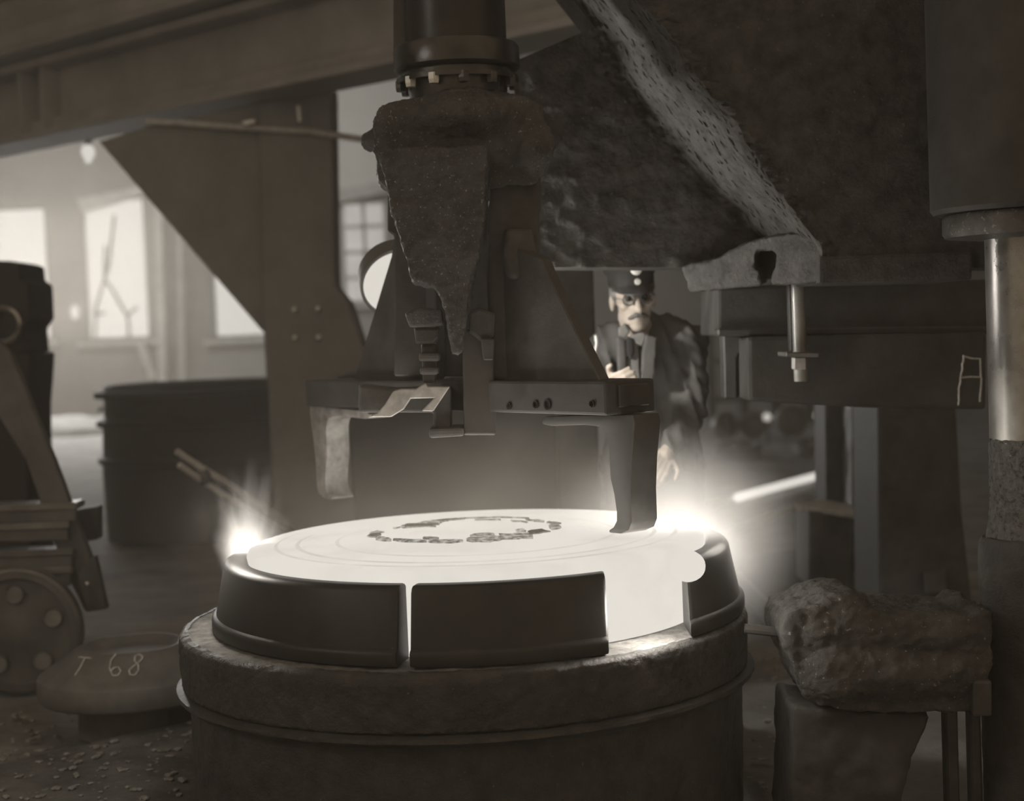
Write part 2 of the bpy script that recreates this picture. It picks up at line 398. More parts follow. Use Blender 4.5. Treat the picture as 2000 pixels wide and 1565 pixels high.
for x_, y_ in ((575, 605), (621, 603), (576, 660), (622, 659)):
    obj('bolt', lathe([(0, -.02), (.013, -.015), (.016, 0), (.016, .02)], P(x_, y_, YC-.12), 10, axis=Vector((0, 1, 0))), m_badge, t, True)  # bright ovals on the plate drawn as pale metal heads
obj('stay_plate', bevel(prism([(470, 238), (497, 232), (497, 240), (478, 243)], YC-.2, .02), .003, 1), m_badge, t)
obj('stay_plate', bevel(prism([(579, 206), (585, 205), (588, 236), (582, 238)], YC-.2, .02), .003, 1), m_badge, t)
# conduit pipe across the column
t = tag(obj('conduit_pipe', tube([P(285, 238, 9.92), P(350, 240, 9.92), P(420, 246, 9.91), P(520, 252, 9.87), P(600, 256, 9.87), P(680, 268, 9.87), P(760, 280, 9.87)], .022, 10), m_bare, None, True), 'thin pale conduit pipe running across the top of the gusset column', 'pipe')
# hanging electric bulb left
t = thing('hanging_bulb', P(172, 276, 14), 'bright electric bulb hanging below the girder', 'bulb')
obj('bulb', ell(P(172, 297, 14), (.062, .062, .075), u=16, v=10), m_lampface, t, True)
obj('bulb_tip', ell(P(172, 312, 14), (.035, .035, .035), u=12, v=8), m_lampface, t, True)
obj('cord', tube([Vector((P(172, 286, 14).x, 14, ZT)), P(172, 286, 14)], .008, 6), m_black, t)
obj('socket', tube([P(172, 270, 14), P(172, 284, 14)], .03, 10), m_black, t)

# ================================================================== PEDESTAL, MOULD RING AND HOT STEEL
YD = 4.75
zt, zf, zr, zd = .585, .41, .792, .818
Cx = P(908, 1219, YD).x; Dx = P(931, 1058, YD).x
DC = Vector((Cx, YD, 0)); HC = Vector((Dx, YD, 0))
r0 = .872
t = thing('die_pedestal', (Cx, YD, 0), 'massive round black iron die pedestal in the foreground', 'pedestal')
def rsurf(prof, c, seg, amp, s):
    bm = lathe(prof, c, seg)
    me = bpy.data.meshes.new('x'); bm.normal_update(); bm.to_mesh(me); bm.free()
    displace(me, lambda p: amp*fbm(p, s, 5)+amp*.5*fbm(p, s*3.5, 3)); return me
def dense(prof, step):
    out = [prof[0]]
    for a, b in zip(prof, prof[1:]):
        n = max(1, int(math.hypot(b[0]-a[0], b[1]-a[1])/step))
        out += [(a[0]+(b[0]-a[0])*k/n, a[1]+(b[1]-a[1])*k/n) for k in range(1, n+1)]
    return out
o = link('drum_body', rsurf(dense([(r0-.03, 0), (r0-.025, zf-.03), (r0-.012, zf-.012)], .012), DC, 420, .004, 11), m_die, t)
o = link('bead', rsurf([(r0-.02, zf-.016), (r0+.006, zf-.014), (r0+.016, zf-.004), (r0+.014, zf+.006), (r0-.004, zf+.012), (r0-.02, zf+.012)], DC, 220, .002, 20), m_die, t)
o = link('die_band', rsurf(dense([(r0-.02, zf+.008), (r0-.005, zf+.02), (r0, zt-.03), (r0-.004, zt-.012), (r0-.014, zt-.003), (r0-.03, zt)], .006), DC, 800, .0032, 30), m_die, t)
o = link('die_table', rsurf(dense([(r0-.02, zt-.004), (.45, zt), (.44, zt-.02)], .01), DC, 500, .003, 30), m_table, t)
for (gx, gy) in ((1462, 1230), (1468, 1262)):
    pass
# mould ring segments standing on the table
def segment(a0, a1, label, ro=.80, seg=48, par0=False, par1=False):
    """par0 / par1: that end is cut straight across the ring (parallel faces) rather than on a radius"""
    zb_ = zt+.002; ri = .705
    prof = [(ri, zb_), (ro+.018, zb_), (ro+.018, zb_+.038), (ro+.004, zb_+.046), (ro-.024, zr-.016), (ro-.032, zr-.005), (ro-.045, zr), (ri+.012, zr), (ri, zr-.008)]
    bm = bmesh.new(); rows = []
    def end(a, r, par): return R(a) if not par else math.asin(max(-1, min(1, ro*math.sin(R(a))/r)))
    for i in range(seg+1):
        row = []
        for r, z in prof:
            t = end(a0, r, par0)+(end(a1, r, par1)-end(a0, r, par0))*i/seg
            row.append(bm.verts.new(HC+Vector((r*math.sin(t), -r*math.cos(t), z))))
        rows.append(row)
    n = len(prof)
    for A, B in zip(rows, rows[1:]):
        for j in range(n): bm.faces.new((A[j], A[(j+1) % n], B[(j+1) % n], B[j]))
    bm.faces.new(rows[0]); bm.faces.new(rows[-1][::-1])
    bmesh.ops.recalc_face_normals(bm, faces=bm.faces[:]); bevel(bm, .008, 2, 60)
    o = obj('mould_segment', bm, m_ring, None, True, 40)
    tag(o, label, 'mould segment', 'mould ring segments on the die pedestal'); return o
segment(-112, -14.2, 'dark curved mould ring segment left of the narrow glowing slit')
segment(-11.8, 26.5, 'dark curved mould ring segment between the narrow slit and the wide glowing gap', seg=30, par1=True)
segment(47.8, 118, 'dark mould ring segment with a square end right of the wide glowing gap', par0=True)
# ---- hot wheel blank
t = thing('hot_steel_blank', (Dx, YD, zt), 'white hot round steel wheel blank lying in the mould ring', 'steel blank')
Rh = .700
prof = [(.60, zt+.003), (Rh-.012, zt+.003), (Rh-.004, zr-.04), (Rh+.006, zd-.022), (Rh, zd-.006), (Rh-.02, zd), (Rh-.09, zd+.001), (Rh-.10, zd-.004), (Rh-.16, zd-.005), (Rh-.17, zd), (.44, zd+.002), (.43, zd-.001), (.34, zd+.002), (.0, zd+.002)]
obj('disc', lathe(dense(prof, .03), HC, 200), m_hot, t, True, 30)
HubC = Vector((P(910, 1040, 4.72).x, 4.72, 0))
bm = lathe([(.30, zd), (.292, zd+.016), (.27, zd+.022), (.24, zd+.016), (.1, zd+.014), (0, zd+.014)], HubC, 120)
for v in bm.verts:
    d = (v.co-HubC); d.z = 0
    if d.length > .2: v.co += d.normalized()*.02*fbm(v.co, 9, 3); v.co.z += .006*fbm(v.co, 22, 3) if d.length < .295 else 0
obj('hub', bm, m_hot, t, True, 30)
m_flake2 = emit('cooling_scale', .8, (.66, .61, .54), .7, 45, 6, (.40, .62))
for r_a, r_b in ((.545, .552), (.612, .616), (.425, .431)):
    obj('groove', lathe([(r_a, zd+.0035), (r_b, zd+.0035), (r_b+.006, zd+.0015)], HC, 160), emit('cooling_groove', 1.04, PAPER, .16, 4, 6, (.4, .62)), t, True)
random.seed(11)
def crust(a0, a1, ra, rb_, mat, k, jag=.5):
    """a sheet of loosened scale along the hub's edge, torn outline; angles in plan, 90 = far side"""
    n_ = max(8, int(abs(a1-a0)/3)); inn, out = [], []
    for i in range(n_+1):
        f = i/n_; a = R(a0+(a1-a0)*f); e = min(1, 3.2*min(f, 1-f)+.12)
        mid = (ra+rb_)/2; w_ = (rb_-ra)/2*e
        r1 = mid-w_*(1+jag*2*noise.noise(Vector((a*9, k, 0)))); r2 = mid+w_*(1+jag*2*noise.noise(Vector((a*11, k, 5))))
        inn.append(HubC+Vector((math.cos(a)*r1, math.sin(a)*r1, zd+.024+.001*(k % 5)))); out.append(HubC+Vector((math.cos(a)*r2, math.sin(a)*r2, zd+.021+.001*(k % 5))))
    return obj('scale_flake', extr(inn+out[::-1], (0, 0, .004)), mat, t)
for k, (a0, a1, ra, rb_, q) in enumerate(((112, 150, .165, .28, 1), (104, 128, .215, .29, 0), (92, 116, .235, .296, 1), (70, 96, .255, .29, 0), (44, 72, .262, .288, 0), (26, 46, .25, .29, 0), (8, 22, .268, .30, 1), (30, 50, .20, .235, 0),
     (-20, 4, .262, .295, 0), (-42, -24, .235, .285, 1), (-66, -38, .20, .297, 0), (-88, -62, .185, .295, 0), (-84, -58, .135, .20, 0), (-112, -90, .255, .295, 0), (-138, -112, .268, .296, 0), (-160, -140, .268, .298, 0), (-176, -162, .262, .302, 1), (172, 186, .262, .298, 0), (150, 160, .22, .25, 0), (60, 84, .20, .225, 0), (-30, -14, .17, .195, 0), (-128, -112, .19, .21, 0))):
    crust(a0, a1, ra, rb_, m_flake if q else m_flake2, k)
for (x_, y_, Y_, r_) in ((1343, 1106, 4.25, (.050, .06, .044)),):
    obj('flash_lip', ell(P(x_, y_, Y_), r_, u=20, v=12), m_hotside, t, True)
# light given off by the hot blank (it stands where the steel glows)
area('hot_steel_light', (Dx, YD, zd+.03), (Dx, YD, 3), 1.3, 1.3, 6, (1, .92, .82), 'DISK')
lg = bpy.data.lights.new('hot_gap_light', 'POINT'); lg.energy = 5; lg.color = (1, .92, .82); lg.shadow_soft_size = .06
lo = bpy.data.objects.new('hot_gap_light', lg); col.objects.link(lo); lo.location = HC+Vector((math.sin(R(38))*.80, -math.cos(R(38))*.80, .70))

for nm, px_, py_, Y_, e_ in (('flame_light', 415, 1005, YD-.15, 5.5), ('flame_light', 1440, 1010, YD-.15, 1.2)):
    lg = bpy.data.lights.new(nm, 'POINT'); lg.energy = e_; lg.color = (1, .92, .82); lg.shadow_soft_size = .08
    lo = bpy.data.objects.new(nm, lg); col.objects.link(lo); lo.location = P(px_, py_, Y_)
# ================================================================== GRIPPER OVER THE HOT STEEL
GX, GY = P(921, 800, 4.85).x, 4.85
gd = Vector((.6, -.8, 0)); gn = Vector((-.8, -.6, 0)); G0 = Vector((GX, GY, 0))
def GB(px, py, off=0.): return PP(px, py, G0+gn*off, gn)
def sz(px, py, off=0.):
    p = GB(px, py, off); return ((p-G0).dot(gd), p.z)
def gw(s, n, z): return G0+gd*s+gn*n+Vector((0, 0, z))
def rough_mesh(bm, vox, smooth, amp, scale, amp2=0., scale2=1.):
    me = remesh(bm, vox, smooth)
    return displace(me, lambda p: amp*fbm(p, scale, 5)+(amp2*fbm(p+Vector((7, 3, 1)), scale2, 3) if amp2 else 0))
t = gripper = thing('gripper', (GX, GY, P(890, -40, 4.85).z), 'heavy iron gripper with two claws hanging from a ram over the hot steel', 'gripper')
ax = lambda py: P(889+.040*(py-50), py, GY)
def gl(prof_px, seg=64):
    """lathe about the gripper's axis: (half width px, y px)"""
    k = GY/F
    return [(r*k, ax(y).z) for r, y in prof_px]
def gc(): return Vector((P(891, 100, GY).x, GY, 0))
obj('ram_shaft', lathe(gl([(0, -160), (98, -160), (98, 96), (0, 96)]), gc(), 64), M('oily_ram', .05, .35, .3, .3, 6, .15, 40, .003), t, True)
obj('shaft_key', bevel(prism([(768, -160), (800, -160), (800, 92), (768, 98)], GY-.02, .06), .004, 1), m_black, t)
m_oil = M('oily_flange', .09, .22, .6, .4, 8, .3, 50, .003)
obj('flange', lathe(gl([(0, 92), (118, 92), (122, 98), (122, 136), (116, 142), (108, 144), (108, 152), (118, 154), (118, 164), (0, 164)]), gc(), 72), m_oil, t, True)
obj('collar', lathe(gl([(0, 160), (96, 160), (96, 176), (92, 196), (0, 200)]), gc(), 64), m_oil, t, True)
for a in range(12):
    q = R(30*a+8); c_ = gc()+Vector((math.sin(q)*.178, -math.cos(q)*.178, ax(170).z))
    obj('bolt', lathe([(0, -.012), (.016, -.012), (.018, 0), (.018, .02), (0, .02)], c_, 6), m_badge if a in (10, 11) else m_oil, t)  # two bolts paler: glints of the flange put into their colour
# head casting
bm = prism([(800, 190), (762, 200), (742, 214), (730, 238), (731, 262), (728, 300), (736, 352), (760, 372), (880, 372), (1050, 360), (1062, 335), (1078, 300), (1082, 268), (1068, 238), (1058, 206), (1028, 188), (980, 184)], 4.62, .46)
capsule(P(722, 275, 4.85), P(760, 270, 4.85), .034, .05, bm=bm); ell(P(905, 240, 4.8), (.25, .24, .10), bm=bm)
capsule(P(1035, 300, 4.6), P(1060, 262, 4.75), .05, .06, bm=bm)
obj_ = link('head_casting', displace(rough_mesh(bm, .0085, 7, .012, 8, .005, 42), lambda p: .003*fbm(p, 95, 2)), m_cast, t)
# front tongue, rough cast, tapering downwards
bm = prism([(738, 290), (952, 285), (950, 400), (938, 480), (918, 556), (908, 640), (898, 692), (882, 692), (870, 610), (850, 560), (806, 552), (792, 505), (772, 440), (757, 385)], 4.44, .2)
link('tongue', displace(rough_mesh(bm, .0075, 3, .007, 11, .004, 48), lambda p: .003*fbm(p, 95, 2)), m_cast, t)
bm = prism([(958, 330), (1056, 330), (1053, 520), (1058, 745), (960, 745), (954, 600), (952, 450)], 4.66, .14)
link('rib', rough_mesh(bm, .011, 4, .005, 9, .003, 40), M('rib_iron', .10, .55, 0, .35, 8, .4, 40, .008), t)
bm = prism([(985, 445), (1040, 445), (1050, 500), (1040, 545), (992, 545), (980, 495)], 4.60, .1)
link('boss', rough_mesh(bm, .01, 6, .004, 12), MATS['rib_iron'], t)
obj('web_plate', bevel(extr([GB(x, y, .02) for x, y in [(975, 470), (1056, 505), (1066, 530), (1172, 744), (975, 748)]], gn*-.04), .004, 1), MATS['rib_iron'], t)
obj('web_plate', bevel(extr([GB(x, y, .02) for x, y in [(770, 455), (764, 500), (690, 744), (850, 748), (850, 460)]], gn*-.04), .004, 1), m_black, t)
obj('mast_plate', bevel(prism([(757, 360), (800, 360), (900, 400), (1000, 420), (1000, 735), (770, 735), (770, 460), (757, 452)], 5.0, .08), .005, 1), m_black, t)
# cross bar
sR, zT = sz(1182, 745, .09); _, zB = sz(1182, 812, .09)
Lb = sR
bar_px = [gw(-Lb-.14, .09, zT), gw(Lb, .09, zT), gw(Lb, .09, zB), gw(-Lb-.14, .09, zB)]
cb = obj('cross_bar', bevel(extr(bar_px, gn*-.18), .008, 2), m_steel2 if 'm_steel2' in globals() else M('bar_steel', .075, .5, .1, .3, 7, .25, 40, .004), t)
for x_, y_, rr in ((948, 793, .011), (995, 793, .011), (1047, 790, .012), (1070, 790, .016), (1157, 789, .010), (727, 794, .013), (752, 793, .013)):
    p = GB(x_, y_, .0915); obj('bolt_hole', lathe([(rr*.7, -.003), (rr, -.004), (rr, .002), (rr*.7, .0015), (0, .0012)], p, 14, axis=gn*-1), M('hole_black', .012, .8), cb, True)
obj('end_cap', bevel(extr([gw(Lb, .05, zT-.012), gw(Lb, -.06, zT-.012), gw(Lb, -.06, zB+.02), gw(Lb, .05, zB+.02)], gd*.012), .003, 1), m_black, cb)
# claws: profile in the bar's own upright plane, the second one is the first turned half round
cl = [(1058, 822), (1066, 814), (1120, 812), (1236, 811), (1240, 826), (1234, 900), (1232, 960), (1234, 1020), (1228, 1036), (1212, 1043), (1190, 1041), (1189, 1036), (1198, 1030), (1204, 1018), (1204, 1000), (1199, 965), (1192, 935), (1190, 900), (1188, 862), (1182, 844), (1168, 833), (1140, 830), (1075, 832), (1060, 829)]
clsz = [sz(x, y, .035) for x, y in cl]
# rounded outer shoulder
def claw(sg, mat):
    bm = extr([gw(sg*(s+(.115 if sg < 0 else 0)), sg*.035, z) for s, z in clsz], gn*(-sg*.095)); bevel(bm, .006, 2, 40)
    return obj('claw', bm, mat, t, True, 40)
claw(1, M('claw_steel', .10, .5, .1, .25, 8, .2, 40, .003)); claw(-1, M('claw_lit', .34, .45, .15, .45, 22, .3, 60, .003))  # second claw paler: glow from the hot disc put into its colour
# plunger in the middle and the bright slotted plate
obj('plunger', bevel(prism([(902, 645), (962, 640), (968, 850), (906, 850)], 4.62, .2), .006, 2), M('plunger_steel', .10, .35, .4, .25, 5, .1, 40, .002), t)
obj('plunger_foot', bevel(prism([(838, 838), (906, 836), (906, 852), (838, 856)], 4.60, .2), .008, 2), m_iron, t)
obj('guide_block', bevel(prism([(700, 752), (768, 760), (880, 756), (880, 842), (846, 842), (846, 806), (700, 806)], 4.66, .16), .008, 2), m_iron, t)
pp = part_label(obj('slotted_plate', bevel(prism([(768, 764), (782, 760), (812, 760), (818, 756), (832, 748), (836, 755), (879, 755), (846, 804), (823, 803), (848, 778), (802, 779), (788, 800), (764, 815), (718, 815), (738, 806), (752, 790)], 4.60, .03), .003, 1), m_bare, t), 'bright worn steel plate with a square notch')
for pts, Y_, m__ in (([(790, 612), (820, 600), (862, 605), (866, 636), (800, 640)], 4.56, m_cast), ([(808, 640), (858, 640), (856, 662), (846, 672), (812, 672)], 4.6, m_iron), ([(822, 672), (852, 672), (850, 748), (826, 748)], 4.62, m_iron), ([(818, 690), (858, 690), (858, 706), (818, 706)], 4.58, m_iron), ([(820, 718), (856, 718), (856, 732), (820, 732)], 4.58, m_iron)):
    obj('nut', bevel(prism(pts, Y_, .08), .008, 2), m__, t)
obj('link', bevel(prism([(914, 610), (935, 600), (968, 612), (966, 660), (940, 668), (916, 650)], 4.58, .05), .01, 2), m_iron, t)
obj('wedge', bevel(prism([(938, 660), (966, 662), (964, 704), (944, 704)], 4.57, .05), .004, 1), m_iron, t)

# ================================================================== FLOODLIGHT
YLm = 5.3
lc = P(778, 552, YLm); la = Vector((.22, -.80, -.48)).normalized()
t = thing('floodlight', lc, 'round dark drum floodlight with a glowing white face behind the gripper', 'floodlight')
rl = .128
obj('housing', lathe([(0, .12), (.07, .118), (rl*.85, .10), (rl, .075), (rl+.006, .0), (rl+.006, -.012), (rl-.004, -.012), (rl-.006, .004)], lc, 56, axis=-la), M('lamp_enamel', .16, .5, 0, .2, 8, .1, 40, .002), t, True)
obj('lens', lathe([(rl-.005, -.004), (rl*.6, -.014), (0, -.018)], lc, 48, axis=-la), m_lampface, t, True)
obj('rivet', ell(P(737, 487, YLm-.01), (.007, .007, .007), u=8, v=6), m_badge, t, True)
hk = P(880, 420, YLm+.12)
obj('hanger', tube([lc-la*.09, P(820, 520, YLm+.12), hk, P(880, 300, YLm+.12), Vector((hk.x, hk.y, 3.4))], .016, 10), m_black, t, True)
obj('yoke', tube([lc-la*.1+Vector((-.05, -.02, .04)), lc-la*.13, lc-la*.1+Vector((.05, .02, -.04))], .012, 8), m_black, t, True)
sl = bpy.data.lights.new('floodlight_beam', 'SPOT'); sl.energy = 95; sl.spot_size = R(150); sl.spot_blend = .5; sl.color = (1, .95, .88); sl.shadow_soft_size = .09
so = bpy.data.objects.new('floodlight_beam', sl); col.objects.link(so); so.location = lc+la*.035
so.rotation_euler = Vector((.9, -.15, .05)).to_track_quat('-Z', 'Y').to_euler()

# ================================================================== PRESS
t = press = thing('forging_press', (P(1600, 900, 5.4).x, 5.4, 0), 'huge black cast iron forging press with a sloping rib filling the upper right', 'press')
rowsd = [(-140, 1030, 1130), (-40, 1100, 1215), (80, 1195, 1325), (150, 1215, 1362), (240, 1285, 1440), (300, 1330, 1475), (350, 1372, 1502), (410, 1440, 1550), (440, 1462, 1570), (480, 1500, 1604), (522, 1520, 1610), (566, 1528, 1600)]
Yw, Yf = 5.22, 4.70
def lerp_row(y):
    for a, b in zip(rowsd, rowsd[1:]):
        if a[0] <= y <= b[0]:
            k = (y-a[0])/(b[0]-a[0]); return a[1]+(b[1]-a[1])*k, a[2]+(b[2]-a[2])*k
    return rowsd[-1][1:]
bm = bmesh.new(); ys = [-140+4.*i for i in range(170)]; ys = [y for y in ys if y < 520]+[522]
def col_x(y): 
    x1, x2 = lerp_row(y); xs = []
    n1, n2, n3 = 60, 70, 60
    x0_ = min(max(1005, 1005+(120-y)*2.3), x1-12)
    xs += [(x0_+(x1-x0_)*i/n1, Yw) for i in range(n1)]
    for i in range(n2+1):
        k = i/n2; e = k*k*(3-2*k)
        prof_ = .16*math.sin(math.pi*2*k)*0
        xs.append((x1+(x2-x1)*k, Yw+(Yf-Yw)*(.35*k+.65*e)+prof_))
    xs += [(x2+(2130-x2)*i/n3, Yf) for i in range(1, n3+1)]
    return xs
def press_pt(x, y, Yd, x1, x2):
    p = P(x, y, Yd); on = 1 if x1-30 < x < x2+30 else .45
    a = .016*on*fbm(p, 5, 5)+.016*on*fbm(p+Vector((3, 1, 2)), 20, 5)+(.010*fbm(p, 60, 3) if on == 1 else 0)
    return P(x, y, Yd-abs(a) if False else Yd+a)
rows = []
for y in ys:
    x1, x2 = lerp_row(y); rows.append([bm.verts.new(press_pt(x, y, Yd, x1, x2)) for x, Yd in col_x(y)])
for A, B in zip(rows, rows[1:]):
    for i in range(len(A)-1): bm.faces.new((A[i], A[i+1], B[i+1], B[i]))
# underside and back
last = rows[-1]; und = [bm.verts.new(Vector((v.co.x, v.co.y+.3, v.co.z))) for v in last]
for i in range(len(last)-1): bm.faces.new((last[i], last[i+1], und[i+1], und[i]))
lf = [r[0] for r in rows]; lfb = [bm.verts.new(Vector((v.co.x, v.co.y+.3, v.co.z))) for v in lf[:-1]]+[und[0]]
for i in range(len(lf)-1): bm.faces.new((lf[i], lf[i+1], lfb[i+1], lfb[i]))
m_press = M('press_casting', .085, .5, 0, .6, 13, .9, 36, .02, spots=(70, .66, .17))
obj('crosshead', bm, m_press, t, True, 0)
# foot of the rib with its T slot (a slot cut through the lower edge)
Yt = 4.98
fa, fb = P(1335, 540, 5.16), P(1620, 540, 4.69); fdir = (fb-fa); fdir.z = 0; fdir.normalize(); fn = Vector((fdir.y, -fdir.x, 0))
if fn.y > 0: fn = -fn
def FP(x, y): return PP(x, y, fa, fn)
out_ = [(1332, 520), (1400, 505), (1450, 478), (1474, 470), (1540, 455), (1590, 462), (1622, 500), (1622, 553), (1560, 555), (1512, 557), (1507, 548), (1508, 528), (1516, 526), (1516, 489), (1474, 489), (1474, 527), (1484, 529), (1487, 559), (1345, 572)]
def subdiv_px(o_, st=10):
    r_ = []
    for a_, b_ in zip(o_, o_[1:]+o_[:1]):
        n_ = max(1, int(math.hypot(b_[0]-a_[0], b_[1]-a_[1])/st)); r_ += [(a_[0]+(b_[0]-a_[0])*k_/n_, a_[1]+(b_[1]-a_[1])*k_/n_) for k_ in range(n_)]
    return r_
back = Vector((.075, .32, .02))
link('foot', rough_mesh(extr([FP(x, y) for x, y in out_], back), .009, 1, .006, 12, .005, 45), m_press, t)
obj('foot', bevel(prism([(1600, 500), (1900, 490), (1900, 547), (1600, 554)], 4.685, .4), .012, 2), m_press, t)
obj('slot_back', bevel(extr([FP(x, y)+back*.6 for x, y in [(1464, 478), (1528, 478), (1528, 550), (1464, 552)]], back*.3), .004, 1), M('slot_dark', .02, .8), t)
# lower crosshead
m_low = M('press_beam', .062, .5, 0, .4, 7, .4, 30, .008)
obj('upper_band', bevel(prism([(1402, 560), (1960, 545), (1960, 652), (1402, 656)], 5.35, .5), .012, 2), m_low, t)
obj('ledge', bevel(prism([(1402, 642), (1960, 636), (1960, 652), (1402, 657)], 5.30, .1), .006, 1), m_low, t)
obj('lower_block', bevel(prism([(1460, 658), (1928, 648), (1926, 800), (1700, 797), (1462, 784)], 5.25, .6), .014, 2), m_low, t)
obj('bracket', bevel(prism([(1412, 654), (1462, 654), (1440, 700), (1440, 780), (1415, 780), (1414, 720)], 5.45, .1), .006, 1), m_low, t)
tb = obj('tie_bolt', lathe([(0, 0), (.023, 0), (.023, .33), (0, .33)], (P(1563, 700, 5.12).x, 5.12, P(1563, 745, 5.12).z), 20), M('bolt_steel', .30, .4, .3, .3, 10, .1, 50, .002), t, True)
obj('tie_strap', bevel(prism([(1540, 556), (1560, 556), (1563, 686), (1544, 686)], 5.14, .04), .003, 1), m_black, t)
obj('washer_plate', bevel(prism([(1535, 688), (1600, 689), (1600, 698), (1536, 697)], 5.02, .16), .003, 1), m_steel, t)
obj('nut', bevel(prism([(1551, 698), (1575, 698), (1575, 722), (1551, 722)], 5.06, .05), .003, 1), m_bare, t)
# chalk mark on the beam
for pts in ([(1872, 792), (1873, 760), (1878, 730), (1882, 694)], [(1880, 695), (1898, 700), (1914, 701)], [(1914, 700), (1916, 740), (1914, 785)], [(1876, 738), (1895, 736), (1917, 737)]):
    q = []
    for a, b in zip(pts, pts[1:]):
        for k in range(6): q.append((a[0]+(b[0]-a[0])*k/6+random.uniform(-1, 1), a[1]+(b[1]-a[1])*k/6))
    q.append(pts[-1])
    part_label(obj('chalk_line', tube([P(x, y, 5.248) for x, y in q], .0035, 6), m_chalk, t), 'pale chalk stroke')
# legs of the press far side
obj('leg', bevel(prism([(1612, 780), (1668, 780), (1668, 1172), (1616, 1172)], 8.0, .3), .01, 1), m_iron, t)
link('leg', rough_mesh(prism([(1664, 780), (1722, 780), (1724, 1166), (1668, 1172)], 7.7, .25), .02, 2, .008, 9), M('leg_iron', .13, .4, .1, .4, 8, .4, 30, .01, spots=(30, .66, .4)), t)
obj('leg', bevel(prism([(1715, 780), (1868, 780), (1880, 1000), (1902, 1195), (1718, 1195)], 6.6, .5), .02, 2), m_black, t)
obj('leg_plate', bevel(prism([(1805, 1120), (1850, 1112), (1850, 1160), (1808, 1160)], 6.56, .03), .004, 1), m_iron, t)
# pedestal block beside the legs
t = thing('pedestal_block', (P(1625, 1100, 7.9).x, 8.0, 0), 'squat iron pedestal block with a pale flat top against the press leg', 'block')
obj('block', bevel(prism([(1580, 1000), (1664, 1002), (1666, 1190), (1580, 1190)], 7.5, .35), .015, 2), m_iron, t)
obj('top_slab', bevel(extr([P(1552, 985, 7.6), P(1668, 1002, 7.4), P(1668, 985, 7.88), P(1600, 974, 7.88)], (0, 0, -.03)), .006, 1), m_bare, t)
tag(obj('low_sill', bevel(extr([PZ(1440, 1165, .0), PZ(1470, 1135, .0), PZ(1720, 1090, .0), PZ(1760, 1200, .0), PZ(1500, 1230, 0)], (0, 0, .14)), .01, 1), m_black, None), 'low dark iron sill on the floor behind the cast bracket', 'sill plate')

# ================================================================== PILLAR
YP = 4.35
def pk(px, Y): return px*Y/F
pc = Vector((P(2016, 700, YP).x, YP, 0))
t = thing('press_pillar', (pc.x, pc.y, 0), 'polished round steel pillar with a thick collar at the right edge', 'pillar')
pz = lambda y, x=1990: P(x, y, YP).z
m_pil = M('pillar_steel', .42, .3, .75, .35, 6, .12, 30, .002)
def pl_prof(lst): return [(pk(r, YP), pz(y)) for r, y in lst]
obj('column', lathe(pl_prof([(0, 430), (84, 430), (84, 900), (0, 900)]), pc, 64), m_pil, t, True)
bm = lathe(dense(pl_prof([(60, 850), (85.5, 856), (86, 960), (88, 1010), (96, 1052), (60, 1052)]), .008), pc, 140)
me = bpy.data.meshes.new('x'); bm.normal_update(); bm.to_mesh(me); bm.free()
part_label(link('scaled_foot', displace(me, lambda p: .004*fbm(p, 60, 4)), M('scaled_steel', .15, .3, .6, .6, 55, .8, 120, .006), t), 'pitted scaly steel')
obj('collar', lathe(pl_prof([(0, 412), (160, 416), (163, 422), (163, 452), (158, 460), (100, 466), (0, 466)]), pc, 72), M('collar_iron', .13, .35, .3, .5, 14, .5, 60, .006, spots=(70, .6, .3)), t, True)
obj('upper_housing', lathe(pl_prof([(0, -160), (185, -160), (185, 405), (178, 414), (0, 414)]), pc, 72), m_low, t, True)
bm = lathe(dense(pl_prof([(0, 1046), (104, 1048), (110, 1056), (112, 1300), (112, 1900), (0, 1900)]), .03), pc, 90)
me = bpy.data.meshes.new('x'); bm.normal_update(); bm.to_mesh(me); bm.free()
link('sleeve', displace(me, lambda p: .006*fbm(p, 14, 5)+.003*fbm(Vector((p.x, p.y, p.z*6)), 10, 3)), M('sleeve_iron', .085, .5, .1, .45, 10, .8, 45, .012), t)

# ================================================================== ROUGH CAST BRACKET
Yk = 4.15
t = thing('cast_bracket', (P(1700, 1300, Yk).x, Yk, 0), 'lumpy rough cast iron bracket beside the pedestal, joined to the pillar sleeve', 'bracket')
bm = prism([(1530, 1228), (1542, 1202), (1575, 1192), (1624, 1168), (1676, 1164), (1688, 1172), (1692, 1192), (1800, 1204), (1890, 1206), (1912, 1193), (1940, 1193), (1940, 1300), (1905, 1392), (1780, 1397), (1650, 1388), (1586, 1374), (1562, 1338), (1546, 1292), (1532, 1262)], Yk, .34)
capsule(P(1590, 1225, Yk+.05), P(1880, 1240, Yk+.05), .07, .065, bm=bm); capsule(P(1620, 1310, Yk+.04), P(1860, 1315, Yk+.05), .09, .08, bm=bm)
capsule(P(1625, 1172, Yk+.1), P(1680, 1172, Yk+.12), .025, .022, bm=bm)
m_brk = M('bracket_iron', .095, .5, 0, .5, 9, .9, 45, .012, spots=(110, .66, .4))
link('body', displace(rough_mesh(bm, .0075, 8, .007, 6, .006, 24), lambda p: .004*fbm(p, 60, 3)), m_brk, t)
obj('pin', tube([P(1455, 1228, Yk+.15), P(1530, 1236, Yk+.15)], .014, 10), m_iron, t, True)
bm = prism([(1548, 1380), (1820, 1395), (1790, 1470), (1760, 1570), (1750, 1850), (1540, 1850)], Yk+.06, .3)
link('stand', rough_mesh(bm, .014, 4, .008, 8, .004, 30), M('stand_iron', .07, .5, 0, .4, 8, .5, 40, .01), t)
